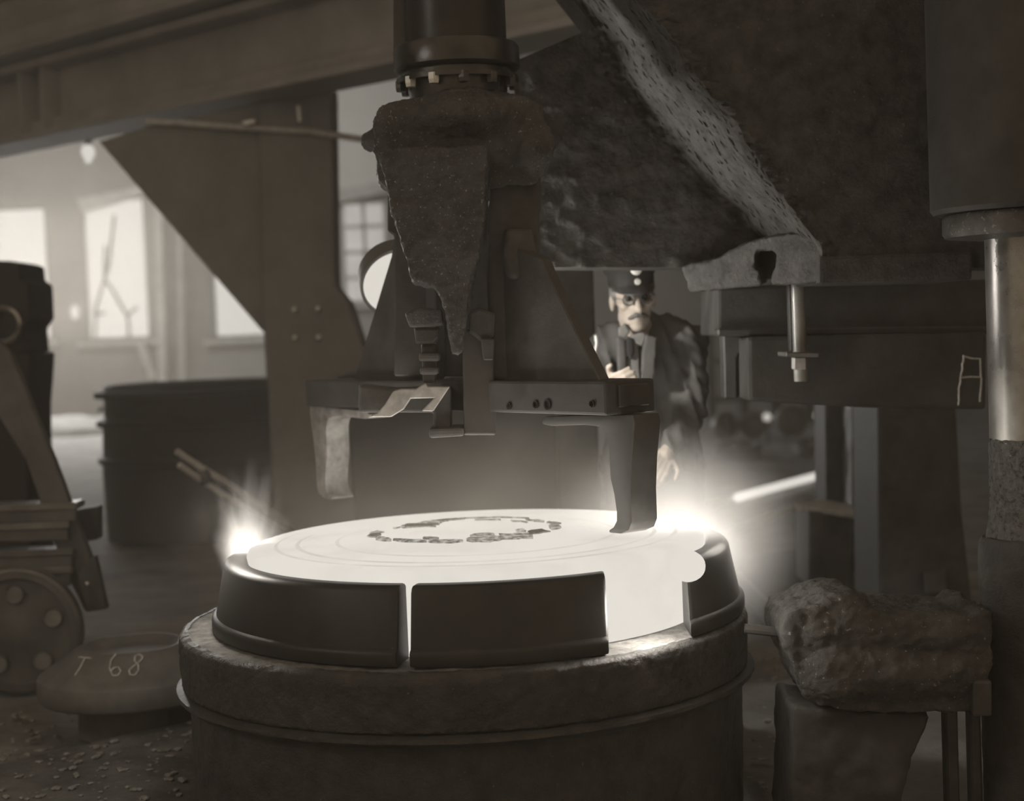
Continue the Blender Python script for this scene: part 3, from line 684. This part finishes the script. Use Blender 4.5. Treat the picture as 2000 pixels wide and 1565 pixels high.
for a, b in (((1845, 1395), (1870, 1395)), ((1893, 1395), (1915, 1395))):
    p0, p1 = P(a[0], a[1]-40, Yk+.2), P(b[0], b[1]-40, Yk+.2)
    obj('leg', bevel(extr([p0, p1, Vector((p1.x, p1.y, 0)), Vector((p0.x, p0.y, 0))], (0, .05, 0)), .006, 1), m_iron, t)
obj('lug', bevel(prism([(1900, 1330), (1938, 1330), (1938, 1400), (1900, 1400)], Yk-.02, .1), .008, 2), m_iron, t)
# ================================================================== WORKMAN
YM = 5.85
def workman():
    hc = P(1236, 582, YM)                                           # between the eyes, inside the head
    rot = Matrix.Rotation(R(6), 3, 'Z') @ Matrix.Rotation(R(-4), 3, 'Y') @ Matrix.Rotation(R(6), 3, 'X')
    hs = 1.04
    def h(x, y, z): return hc + rot @ (Vector((x, y, z))*hs)
    footz = 0.
    t = thing('person', (P(1270, 700, YM).x, YM+.15, 0), 'workman in a dark cap, spectacles and work jacket leaning in behind the gripper', 'person')
    bm = bmesh.new()
    ell(h(0, .012, .035), (.074*hs, .094*hs, .09*hs), rot, bm); ell(h(0, -.018, -.04), (.060*hs, .066*hs, .078*hs), rot, bm)
    ell(h(0, -.05, -.098), (.033*hs, .03*hs, .024*hs), rot, bm); ell(h(0, -.035, -.075), (.05*hs, .045*hs, .035*hs), rot, bm)
    capsule(h(0, -.078, .012), h(0, -.108, -.034), .010, .0155, bm=bm); 
    for s in (-1, 1):
        ell(h(s*.013, -.094, -.037), (.010, .012, .009), rot, bm)
        ell(h(s*.031, -.069, .026), (.028, .016, .010), rot, bm)
        ell(h(s*.043, -.054, -.020), (.022, .022, .02), rot, bm)
        ell(h(s*.077, .012, -.012), (.010, .022, .034), rot, bm)
        ell(h(s*.072, .005, -.005), (.012, .012, .02), rot, bm)
    ell(h(0, -.078, -.066), (.024, .012, .006), rot, bm); ell(h(0, -.074, -.080), (.022, .012, .008), rot, bm)
    neck = P(1262, 690, YM+.10)
    capsule(h(0, .035, -.07), neck, .058, .066, bm=bm)
    # trunk, arms and legs under the clothes
    shl, shr = P(1192, 672, YM+.16), P(1345, 668, YM+.10)
    hip = Vector((P(1290, 950, YM).x, YM+.30, .92)); 
    capsule(neck, hip, .075, .085, bm=bm); capsule(shl, shr, .055, .055, bm=bm)
    elr, wrr = P(1350, 800, YM+.02), P(1306, 880, YM-.14)
    ell_, wrl = P(1170, 772, YM+.02), P(1196, 752, YM-.22)
    for sh, el_, wr in ((shr, elr, wrr), (shl, ell_, wrl)):
        capsule(sh, el_, .045, .038, bm=bm); capsule(el_, wr, .036, .03, bm=bm)
    for sx in (-1, 1):
        kn = Vector((hip.x+sx*.10, YM+.18, .50)); an = Vector((hip.x+sx*.11, YM+.28, .08))
        capsule(hip+Vector((sx*.08, 0, -.02)), kn, .09, .06, bm=bm); capsule(kn, an, .055, .04, bm=bm)
        capsule(an, an+Vector((0, -.14, -.03)), .04, .035, bm=bm)
    def hand(wr, to, side):
        d = (to-wr).normalized(); sd = d.cross(Vector((0, -1, 0))).normalized()*side; nn = d.cross(sd).normalized()
        if nn.y > 0: nn = -nn
        for k in range(5): ell(wr+d*(.02+.016*k)+sd*.0, (.030, .030, .030), Matrix.Identity(3), bm, 10, 8) if k < 1 else None
        for k in range(4):
            off = sd*(.030-.020*k); L_ = (.072, .082, .076, .058)[k]
            b0 = wr+d*.02+off*.8; b1 = wr+d*.092+off
            capsule(b0, b1, .013, .0115, bm=bm); b2 = b1+(d*.85+nn*-.3)*L_*.5; capsule(b1, b2, .010, .009, bm=bm)
            b3 = b2+(d*.4+nn*-.9).normalized()*L_*.42; capsule(b2, b3, .009, .0075, bm=bm)
        th0 = wr+d*.03+sd*.03; th1 = th0+(d*.6+sd*.8).normalized()*.045; th2 = th1+(d*.95+sd*.1).normalized()*.035
        capsule(th0, th1, .014, .011, bm=bm); capsule(th1, th2, .0105, .008, bm=bm)
    hand(wrr, P(1284, 925, YM-.2), -1); hand(wrl, P(1215, 745, YM-.32), -1)
    link('body', remesh(bm, .0052, 2), m_skin, t)
    # ---- jacket
    bm = bmesh.new()
    top = (shl+shr)*.5
    for k in range(7):
        f = k/6; c_ = top.lerp(hip, f*1.0)
        w_ = (.215, .225, .225, .215, .205, .21, .22)[k]; d_ = (.13, .155, .165, .165, .16, .16, .165)[k]
        ell(c_+Vector((.0, 0, -.02)), (w_, d_, .15), None, bm)
    capsule(shl, shr, .09, .085, bm=bm); capsule(neck+Vector((0, .03, .0)), top, .10, .12, bm=bm)
    capsule(shr+Vector((-.03, 0, .04)), neck+Vector((.02, .05, .05)), .06, .06, bm=bm)
    for sh, el_, wr in ((shr, elr, wrr), (shl, ell_, wrl)):
        capsule(sh, el_, .088, .072, bm=bm); capsule(el_, wr.lerp(el_, .08), .070, .050, bm=bm)
    me = remesh(bm, .009, 3)
    def folds(p):
        q = p-top
        # long creases dragged from the shoulder to the waist, tight ones at the sleeve
        a = (.5-abs(noise.noise(Vector((q.x*17+q.z*5, q.y*2, q.z*1.6)))))*.034 + noise.noise(Vector((q.x*24+q.z*34, q.y*6, q.z*5)))*.010*(1 if q.x > .10 else .3) - .017
        return a
    link('jacket', displace(me, folds), m_coatl, t)
    # skirts of the jacket / trousers
    bm = bmesh.new()
    for sx in (-1, 1):
        kn = Vector((hip.x+sx*.10, YM+.18, .50)); an = Vector((hip.x+sx*.11, YM+.28, .10))
        capsule(hip+Vector((sx*.08, 0, .02)), kn, .125, .09, bm=bm); capsule(kn, an, .088, .075, bm=bm)
    link('trousers', remesh(bm, .012, 3), m_coat, t)
    for sx in (-1, 1):
        an = Vector((hip.x+sx*.11, YM+.28, .05)); bm = bmesh.new()
        capsule(an+Vector((0, .03, 0)), an+Vector((0, -.17, -.01)), .05, .042, bm=bm)
        link('shoe', remesh(bm, .012, 3), m_cap, t)
    # collar flaps, shirt front, neckerchief
    def soft(nm, px, Y_, th, mat, vx=.006, sm=5):
        link(nm, remesh(extr([P(x, y, Y_) for x, y in px], (0, th, 0)), vx, sm), mat, t)
    soft('collar', [(1208, 640), (1222, 632), (1232, 648), (1222, 660), (1210, 656)], YM-.068, .04, m_shirt)
    soft('collar', [(1228, 656), (1256, 648), (1266, 655), (1254, 678), (1240, 670)], YM-.078, .04, m_shirt)
    soft('shirt', [(1222, 660), (1246, 662), (1250, 745), (1224, 745)], YM-.07, .07, m_shirt, .007)
    soft('tie', [(1224, 658), (1236, 660), (1240, 690), (1232, 704), (1222, 690)], YM-.085, .03, m_cap)
    soft('lapel', [(1262, 652), (1284, 660), (1278, 745), (1252, 745), (1254, 690)], YM-.09, .06, m_coatl, .007)
    soft('lapel', [(1205, 656), (1222, 664), (1226, 745), (1208, 745)], YM-.085, .06, m_coatl, .007)
    # ---- cap
    bm = lathe([(.079*hs, .045), (.084*hs, .048), (.085*hs, .085), (.100*hs, .112), (.106*hs, .128), (.10*hs, .142), (.06*hs, .150), (0, .152)], (0, 0, 0), 40)
    for v in bm.verts: v.co.y *= 1.14; v.co = h(v.co.x/hs, v.co.y/hs+.01, v.co.z/hs)
    cp = obj('cap', bm, m_cap, t, True, 50)
    bm = bmesh.new(); A, B, C_, D_ = [], [], [], []
    for i in range(17):
        a = R(-72+144*i/16); x0, y0 = .083*math.sin(a), -.095*math.cos(a)
        ext = .045*math.cos(a*1.15)
        A.append(bm.verts.new(h(x0, y0+.012, .054))); B.append(bm.verts.new(h(x0*1.02, y0+.01-ext, .044-ext*.45)))
        C_.append(bm.verts.new(h(x0, y0+.012, .048))); D_.append(bm.verts.new(h(x0*1.02, y0+.01-ext, .039-ext*.45)))
    for i in range(16):
        bm.faces.new((A[i], A[i+1], B[i+1], B[i])); bm.faces.new((C_[i], D_[i], D_[i+1], C_[i+1])); bm.faces.new((B[i], B[i+1], D_[i+1], D_[i])); bm.faces.new((A[i], C_[i], C_[i+1], A[i+1]))
    obj('visor', bm, M('cap_leather', .05, .35, 0, .2, 20, 0), cp, True, 40)
    obj('badge', lathe([(0, .004), (.018, .003), (.022, 0), (.022, -.006)], h(0, -.112, .112), 20, axis=rot @ Vector((0, -1, .1))), m_badge, cp, True)
    obj('button', lathe([(0, .005), (.011, .003), (.013, -.004)], h(.003, -.105, .066), 14, axis=rot @ Vector((0, -1, 0))), m_badge, cp, True)
    # ---- hair, moustache, eyes, spectacles
    bm = bmesh.new()
    for s in (-1, 1): ell(h(s*.068, .02, .02), (.014, .045, .045), rot, bm)
    ell(h(0, .05, .0), (.072, .06, .07), rot, bm); link('hair', remesh(bm, .007, 2), m_hair, t)
    bm = bmesh.new()
    for s in (-1, 1): capsule(h(s*.006, -.090, -.054), h(s*.036, -.076, -.066), .010, .006, bm=bm)
    link('moustache', remesh(bm, .004, 2), m_tache, t)
    for s in (-1, 1):
        obj('eye', ell(h(s*.031, -.070, .006), (.0125, .0125, .0125), u=12, v=8), M('eye_dark', .10, .2, 0, .3, 60, 0), t, True)
        obj('eyebrow', tube([h(s*.014, -.086, .027), h(s*.032, -.088, .032), h(s*.050, -.078, .024)], [.003, .005, .003], 8), m_tache, t, True)
    g = link('spectacles', bpy.data.meshes.new('spectacles'), m_steel, t, False)
    for s in (-1, 1):
        pts = [h(s*.033+.022*math.cos(q), -.098, .004+.020*math.sin(q)) for q in [2*math.pi*k/24 for k in range(25)]]
        obj('rim', tube(pts, .0026, 6, cap=False), m_black, g, True)
        obj('lens', lathe([(0, .001), (.020, 0), (.020, -.001), (0, 0)], h(s*.033, -.098, .004), 20, axis=rot @ Vector((0, -1, 0))), m_glass, g, True)
        obj('temple', tube([h(s*.055, -.098, .008), h(s*.074, -.05, .010), h(s*.080, .01, .008)], .0014, 6), m_steel, g)
    obj('bridge', tube([h(-.012, -.099, .008), h(0, -.104, .011), h(.012, -.099, .008)], .0016, 6), m_steel, g)
    return t
workman()
tag(obj('lever_rod', tube([P(1164, 655, 5.6), P(1166, 672, 5.6), P(1161, 695, 5.6), P(1165, 715, 5.6), P(1172, 735, 5.6), P(1180, 770, 5.55), P(1182, 785, 5.5)], .007, 8), m_bare, None, True), 'thin bent steel lever rod just in front of the workman', 'rod')
# dark post behind the gripper
tag(obj('iron_post', bevel(extr([P(1076, 500, 6.9), P(1158, 500, 6.9), Vector((P(1160, 700, 6.9).x, 6.9, 0)), Vector((P(1080, 700, 6.9).x, 6.9, 0))], (0, .25, 0)), .01, 1), m_black, None), 'black iron post standing left of the workman', 'post')

t = thing('dark_backing', (P(890, 900, 8.2).x, 8.4, 0), 'low black box added as a dark backing behind the hot blank under the gripper', 'backing')  # invented dark mass, keeps the background black behind the smoke
pa, pb_ = P(672, 752, 8.0), P(1090, 744, 8.0)
for q in ((pa, pb_), ):
    obj('body', bevel(extr([Vector((pa.x, 8.0, pa.z)), Vector((pb_.x, 8.0, pa.z)), Vector((pb_.x-.04, 8.0, 0)), Vector((pa.x+.04, 8.0, 0))], (0, .8, 0)), .02, 2), m_tank, t)
    obj('rim', bevel(box(((pa.x+pb_.x)/2, 8.4, pa.z+.02), (pb_.x-pa.x+.06, .86, .05)), .008, 1), m_tank, t)

# ================================================================== T 68 DIE BLOCK
YT = 5.75
tc_ = P(262, 1318, YT); k = YT/F
t = thing('die_block', (tc_.x, YT, 0), 'conical iron die block chalked T 68 on the floor left of the pedestal', 'die block')
zz = lambda y: P(262, y, YT).z
rb = 184*k
prof = [(0, .0), (rb*.60, 0), (rb*.60, zz(1354)), (rb*.98, zz(1352)), (rb, zz(1348)), (rb, zz(1311)), (rb*.985, zz(1307)), (rb*.585, zz(1259)), (rb*.55, zz(1256)), (rb*.50, zz(1257)), (rb*.42, zz(1268)), (0, zz(1268))]
zs = dict((i, p) for i, p in enumerate(prof))
me = rsurf(dense(prof, .03), (tc_.x, YT, 0), 120, .002, 14)
link('block', me, M('block_iron', .15, .55, 0, .3, 8, .3, 30, .006), t)
zt1, zt0 = zz(1259), zz(1307); rt1, rt0 = rb*.585, rb*.985
def cone(px, py):
    """point on the slanting face of the block seen at this spot of the photograph"""
    d = ray(px, py); best = None
    c = Vector((tc_.x, YT, 0)); s = 2.0
    for i in range(6000):
        s = 4.6+i*.0003; p = CAM+d*(s/d.y)
        if p.z <= zt1+.02:
            f_ = (zt1-p.z)/(zt1-zt0); rr = rt1+(rt0-rt1)*f_
            if Vector((p.x-c.x, p.y-c.y)).length <= rr: return p-d*.004
    return P(px, py, YT-.25)
for stroke in ([(154, 1284), (178, 1286)], [(166, 1285), (156, 1305), (146, 1320)], [(226, 1278), (217, 1290), (214, 1305), (220, 1320), (231, 1320), (236, 1311), (231, 1303), (222, 1305), (216, 1312)],
               [(279, 1284), (272, 1278), (264, 1282), (263, 1291), (270, 1299), (271, 1310), (263, 1319), (254, 1318), (252, 1310), (260, 1302), (270, 1295), (278, 1287), (279, 1282)]):
    q = []
    for a, b in zip(stroke, stroke[1:]):
        for i in range(4): q.append((a[0]+(b[0]-a[0])*i/4, a[1]+(b[1]-a[1])*i/4))
    q.append(stroke[-1])
    part_label(obj('chalk_stroke', tube([cone(x, y) for x, y in q], .0032, 6), m_chalk, t, True), 'chalked figure stroke')

# ================================================================== BLACK TANK
YK = 11.8; kk = YK/F
t = thing('iron_tank', (P(408, 900, YK).x, YK, 0), 'large round black iron tank with flanged bands under the bright windows', 'tank')
c0 = Vector((P(408, 900, YK).x, YK, 0)); zq = lambda y: P(408, y, YK).z; rk = 205*kk
prof = [(rk*.97, 0), (rk*.985, zq(895)), (rk*1.02, zq(893)), (rk*1.02, zq(883)), (rk*.975, zq(880)), (rk*.965, zq(825)), (rk*1.02, zq(822)), (rk*1.02, zq(812)), (rk*.945, zq(808)), (rk*.94, zq(770)), (rk*1.03, zq(768)), (rk*1.03, zq(756)), (rk*.93, zq(752)), (rk*.88, zq(752)), (rk*.87, 0.02), (0, .02)]
obj('shell', lathe(prof, c0, 80), m_tank, t, True)
obj('rim_angle', lathe([(rk*.92, zq(752)), (rk*.95, zq(748)), (rk*.92, zq(745)), (rk*.88, zq(748)), (rk*.92, zq(752))], c0, 80), m_tank, t, True)
for i in range(24):
    a = R(15*i+4); obj('rivet', ell(c0+Vector((math.sin(a)*rk*.985, -math.cos(a)*rk*.985, zq(790))), (.014,)*3, u=8, v=6), m_tank, t, True)
# long tongs leaning toward the fire
t = thing('tongs', P(410, 935, 8.2), 'pair of bright long tong bars slanting towards the flame at the left', 'tongs')
obj('bar', tube([P(345, 882, 8.0), P(400, 918, 8.1), P(435, 938, 8.15), P(540, 1008, 8.4), PZ(720, 1110, .02)], .018, 10), M('tong_steel', .7, .4, .2), t, True)
obj('bar', tube([P(350, 908, 8.0), P(395, 940, 8.1), P(440, 968, 8.2), P(540, 1030, 8.4), PZ(700, 1118, .02)], .016, 10), MATS['tong_steel'], t, True)
obj('hinge', ell(P(398, 930, 8.1), (.04, .03, .05), u=12, v=8), m_iron, t, True)

# ================================================================== CART WITH WHEEL, far left
YQ = 6.6
t = thing('hand_truck', (P(40, 1250, YQ).x, YQ, 0), 'dark two wheeled hand truck with a slanting bar at the left edge', 'hand truck')
wc = P(40, 1248, YQ-.1); rw = 118*YQ/F
wc.z = rw
bm = lathe([(rw, -.035), (rw, .035), (rw*.88, .04), (rw*.86, .02), (rw*.45, .012), (rw*.3, .03), (0, .035)][::1], wc, 48, axis=Vector((0, -1, 0)))
wh = part_label(obj('wheel', bm, M('wheel_iron', .12, .5, 0, .3, 8, .2, 30, .004), t, True), 'dark iron disc wheel with round holes')
for a in range(5):
    q = R(72*a+20); p = wc+Vector((math.cos(q)*rw*.62, -.03, math.sin(q)*rw*.62))
    obj('wheel_hole', lathe([(rw*.13, .0), (rw*.15, .006), (rw*.15, -.004), (0, -.001)], p, 18, axis=Vector((0, -1, 0))), M('hole_floor_light', .24, .8), wh, True)
obj('tyre', lathe([(rw*.99, -.04), (rw*1.03, -.03), (rw*1.03, .03), (rw*.99, .04), (rw*.97, 0), (rw*.99, -.04)], wc, 48, axis=Vector((0, -1, 0))), m_steel, wh, True)
obj('axle', tube([wc+Vector((0, .02, 0)), wc+Vector((0, .5, 0))], .025, 10), m_iron, t)
m_cart = M('cart_iron', .13, .55, 0, .3, 6, .2, 20, .005)
obj('slanting_bar', bevel(prism([(-30, 640), (20, 690), (105, 900), (180, 1100), (208, 1190), (165, 1195), (120, 1100), (50, 900), (-30, 770)], YQ+.05, .06), .006, 1), m_cart, t)
for y_, x1_ in ((985, 165), (1022, 150), (1075, 158), (1110, 155)):
    obj('shelf_plate', bevel(extr([P(-60, y_+4, YQ), P(x1_-15, y_-3, YQ), P(x1_, y_-10, YQ+.35), P(-60, y_-4, YQ+.35)], (0, 0, -.03)), .004, 1), m_steel if y_ != 1075 else m_cart, t)
    obj('shelf_front', bevel(prism([(-60, y_+8), (x1_-18, y_+1), (x1_-18, y_+34), (-60, y_+38)], YQ+.01, .03), .003, 1), m_cart, t)
obj('bearer', bevel(prism([(120, 1000), (190, 990), (190, 1055), (150, 1060)], YQ+.4, .1), .006, 1), m_black, t)
obj('end_foot', bevel(prism([(150, 1120), (185, 1085), (208, 1190), (168, 1196)], YQ-.02, .05), .004, 1), m_iron, t)
obj('foot_bolt', ell(P(170, 1140, YQ-.03), (.008, .008, .008), u=8, v=6), m_badge, t, True)
# dark machine at left edge
t = thing('standing_machine', (P(0, 800, 9).x, 9.1, 0), 'dark stepped machine standing in front of the leftmost bright window', 'machine')
obj('head', bevel(prism([(-120, 505), (20, 510), (38, 515), (40, 545), (55, 552), (58, 622), (44, 640), (48, 690), (-120, 690)], 9.0, .5), .02, 2), m_tank, t)
pa, pb_ = P(-120, 690, 9.02), P(60, 690, 9.02)
obj('body', bevel(extr([pa, pb_, Vector((P(52, 800, 9.02).x, 9.02, P(52, 800, 9).z)), Vector((P(46, 900, 9.02).x, 9.02, 0)), Vector((pa.x, 9.02, 0))], (0, .5, 0)), .02, 2), m_tank, t)
obj('polished_ring', lathe([(.10, 0), (.115, .012), (.10, .024), (.085, .012), (.10, 0)], P(5, 635, 8.95), 28, axis=Vector((0, -1, 0))), m_polish, t, True)  # polished ring added for the bright glow at the machine's edge
# pale heap and planks on the far floor
for i, (x0, x1, y0, y1, lb) in enumerate(((60, 215, 800, 838, 'pale flat heap of sand on the far floor behind the tank'),)):
    bm = bmesh.new(); ell(PZ(130, 845, 0)+Vector((0, 0, .0)), (1.1, 1.0, .28), bm=bm, u=32, v=16)
    me = remesh(bm, .08, 1); displace(me, lambda p: .06*fbm(p, 2, 4)); tag(link('sand_heap', me, M('sand', .3, .9), None), lb, 'heap')

# ================================================================== RIGHT BACKGROUND
bright = emit('bar_emission', 1.1)  # the bar's whiteness is put in as emission
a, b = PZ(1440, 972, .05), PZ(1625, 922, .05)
tag(obj('steel_bar', tube([a, a.lerp(b, .12), a.lerp(b, .5), b], .035, 10), bright, None, True), 'long white steel bar lying on the floor right of the workman', 'bar')
a, b = PZ(1350, 1000, .03), PZ(1445, 968, .03)
tag(obj('steel_bar', tube([a, b], .03, 10), m_bare, None, True), 'dull steel bar in line with the bright bar, close to the glow', 'bar')
a, b = PZ(1400, 1058, .03), PZ(1575, 988, .03)
tag(obj('floor_rail', beam_between(a, b, .06, .05), m_bare, None), 'pale rail set in the floor in front of the bright bar', 'rail')
# cooling wheels and castings stacked far back
random.seed(5)
def wheel_blank(p, r, tilt, yaw, label, g=1.0):
    axis = (Matrix.Rotation(yaw, 3, 'Z') @ Matrix.Rotation(tilt, 3, 'X')) @ Vector((0, 0, 1))
    o = obj('wheel_blank', lathe([(0, .05), (r*.2, .06), (r*.25, .02), (r*.75, .0), (r*.8, .06), (r, .05), (r, -.06), (r*.8, -.05), (0, -.03)], p, 40, axis=axis), M('blank_iron', .2, .45, .2, .3, 4, .2, 15, .01), None, True)
    tag(o, label, 'wheel', 'steel wheels stored at the back of the shop'); return o
for (x_, y_, r, tl, yw, lb) in ((1415, 800, .17, 80, 20, 'steel wheel standing upright at the back, next to the workman’s sleeve'),
                               (1470, 812, .17, 78, -15, 'steel wheel standing upright at the back between two others'),
                               (1545, 815, .2, 82, 10, 'steel wheel standing upright at the back, near the press leg'),
                               (1590, 858, .22, 8, 0, 'steel wheel lying flat at the back beside the press leg'),
                               (1440, 868, .26, 6, 0, 'steel wheel lying flat at the back, lowest near the workman')):
    yy_ = 19 if tl > 40 else 16.5; p = P(x_, y_, yy_); wheel_blank(Vector((p.x, yy_, max(r if tl > 40 else .07, 0))), r, R(tl), R(yw), lb.replace('’', ''))
for (x_, y_, s_, lb) in ((1498, 815, .05, 'small bright glint over the upright wheels'), (1597, 812, .045, 'small bright glint beside the press leg')):
    p = P(x_, y_, 18); tt = thing('glint_ball', (p.x, p.y, 0), lb, 'bright spot', 'glints at the back')
    obj('bulb', ell(p, (s_,)*3, u=12, v=8), emit('glint_emission', .8), tt, True); obj('stand', tube([p-Vector((0, 0, s_)), Vector((p.x, p.y, 0))], .015, 6), m_black, tt)  # glowing balls on stands, added for the small glints far back
tt = thing('storage_rack', (P(1560, 850, 22).x, 22, 0), 'dim storage rack with pale castings against the far wall', 'rack')
xa, xb = P(1385, 700, 22).x, P(1640, 700, 22).x
for i in range(5): obj('post', box((xa+(xb-xa)*i/4, 22, 1.0), (.1, .4, 2.0)), m_black, tt)
for z_ in (.35, .9, 1.45, 1.95): obj('shelf', box(((xa+xb)/2, 22, z_), (xb-xa+.1, .5, .06)), m_iron, tt)
for i in range(22):
    z_ = random.choice((.38, .93, 1.48)); x_ = random.uniform(xa+.1, xb-.1)
    obj('casting', bevel(box((x_, 21.95+random.uniform(-.1, .1), z_+.1), (random.uniform(.12, .35), .2, random.uniform(.12, .25))), .02, 1), random.choice((m_bare, m_steel, m_timber)), tt)
# loose lumps of scale on the floor in front
random.seed(3)
gm = bmesh.new(); 
for i in range(420):
    if random.random() < .62: px_, py_ = random.uniform(-40, 400), random.uniform(1390, 1640)
    else: px_, py_ = random.uniform(1470, 1640), random.uniform(1280, 1640)
    p = PZ(px_, py_, .0)
    if (p-DC).length < r0+.03 or (p-Vector((tc_.x, YT, 0))).length < rb*.75 or px_ > 1530: continue
    s_ = random.uniform(.004, .016)
    bmesh.ops.create_icosphere(gm, subdivisions=1, radius=1, matrix=Matrix.Translation(p+Vector((0, 0, s_*.4+(.055 if px_ < 420 and py_ > 1534-.244*px_ else 0)))) @ Matrix.Rotation(random.uniform(0, 6), 4, 'Z') @ Matrix.Diagonal((s_*random.uniform(.7, 2.2), s_, s_*.5, 1)))
tag(obj('scale_debris', gm, M('debris', .3, .6, .2, .5, 30, .4, 60, .005), None), 'scattered chips of iron scale on the floor', 'debris', kind='stuff')

# ================================================================== HAZE, SMOKE AND FLAMES
hz = bpy.data.materials.new('shop_haze'); hz.use_nodes = True; nt = hz.node_tree; nt.nodes.remove(nt.nodes['Principled BSDF'])
vs_ = nt.nodes.new('ShaderNodeVolumeScatter'); vs_.inputs['Density'].default_value = .0105; vs_.inputs['Color'].default_value = (1, .93, .82, 1); vs_.inputs['Anisotropy'].default_value = .5
nt.links.new(vs_.outputs[0], nt.nodes['Material Output'].inputs['Volume'])
tag(obj('haze', box((0, 14.4, 4.5), (31.8, 31, 9.3)), hz, None), 'thin grey haze hanging in the air of the whole shop', 'haze', kind='stuff')
sm = volball('smoke', volmat('smoke', .5, 0, (1, .95, .88), nscale=(1.6, 1.6, .9), namt=.8, power=1.7), (Dx-.05, YD+.2, .84), (1.25, 1.1, .52))
tag(sm, 'thin lit smoke rising off the hot steel under the gripper', 'smoke', kind='stuff')
fm = volmat('flame', .5, 9, (1, .93, .84), nscale=(3, 3, 1.5), namt=.6, power=1.2)
random.seed(21)
for k, (x0, y0, x1, y1, w_) in enumerate(((478, 1100, 474, 1000, .030), (470, 1095, 446, 1020, .020), (490, 1092, 505, 990, .020), (500, 1088, 528, 1015, .018), (465, 1100, 436, 1060, .020), (484, 1092, 488, 968, .018), (492, 1098, 520, 1040, .026), (474, 1096, 460, 985, .016), (496, 1090, 516, 975, .014), (468, 1100, 450, 1040, .03), (482, 1104, 482, 1040, .04), (500, 1092, 545, 1035, .016), (478, 1092, 440, 990, .014))):
    A, B = P(x0, y0, YD+.02), P(x1, y1, YD+.02+random.uniform(-.05, .05)); d = B-A
    o = volball('flame', fm, A+d*.28, (w_*2.1, w_*2.4, d.length*1.45)); o.rotation_euler = d.to_track_quat('Z', 'Y').to_euler()
    tag(o, 'pale lick of flame flaring up at the left rim of the hot blank', 'flame', 'flames at the left rim', 'stuff')
fg = volmat('flame_glare', .8, 5, (1, .93, .84), nscale=(2, 2, 1.2), namt=.3, power=1.7)
for c_, r_, rt_ in ((P(1318, 1060, YD+.05), (.44, .40, .40), 0), (P(1375, 1062, YD-.05), (.22, .2, .13), R(35))):
    o = volball('flame', fg, c_, r_, (0, rt_, 0)); tag(o, 'bright glare of burning gas at the right rim of the hot blank', 'flame', 'glare at the right rim', 'stuff')
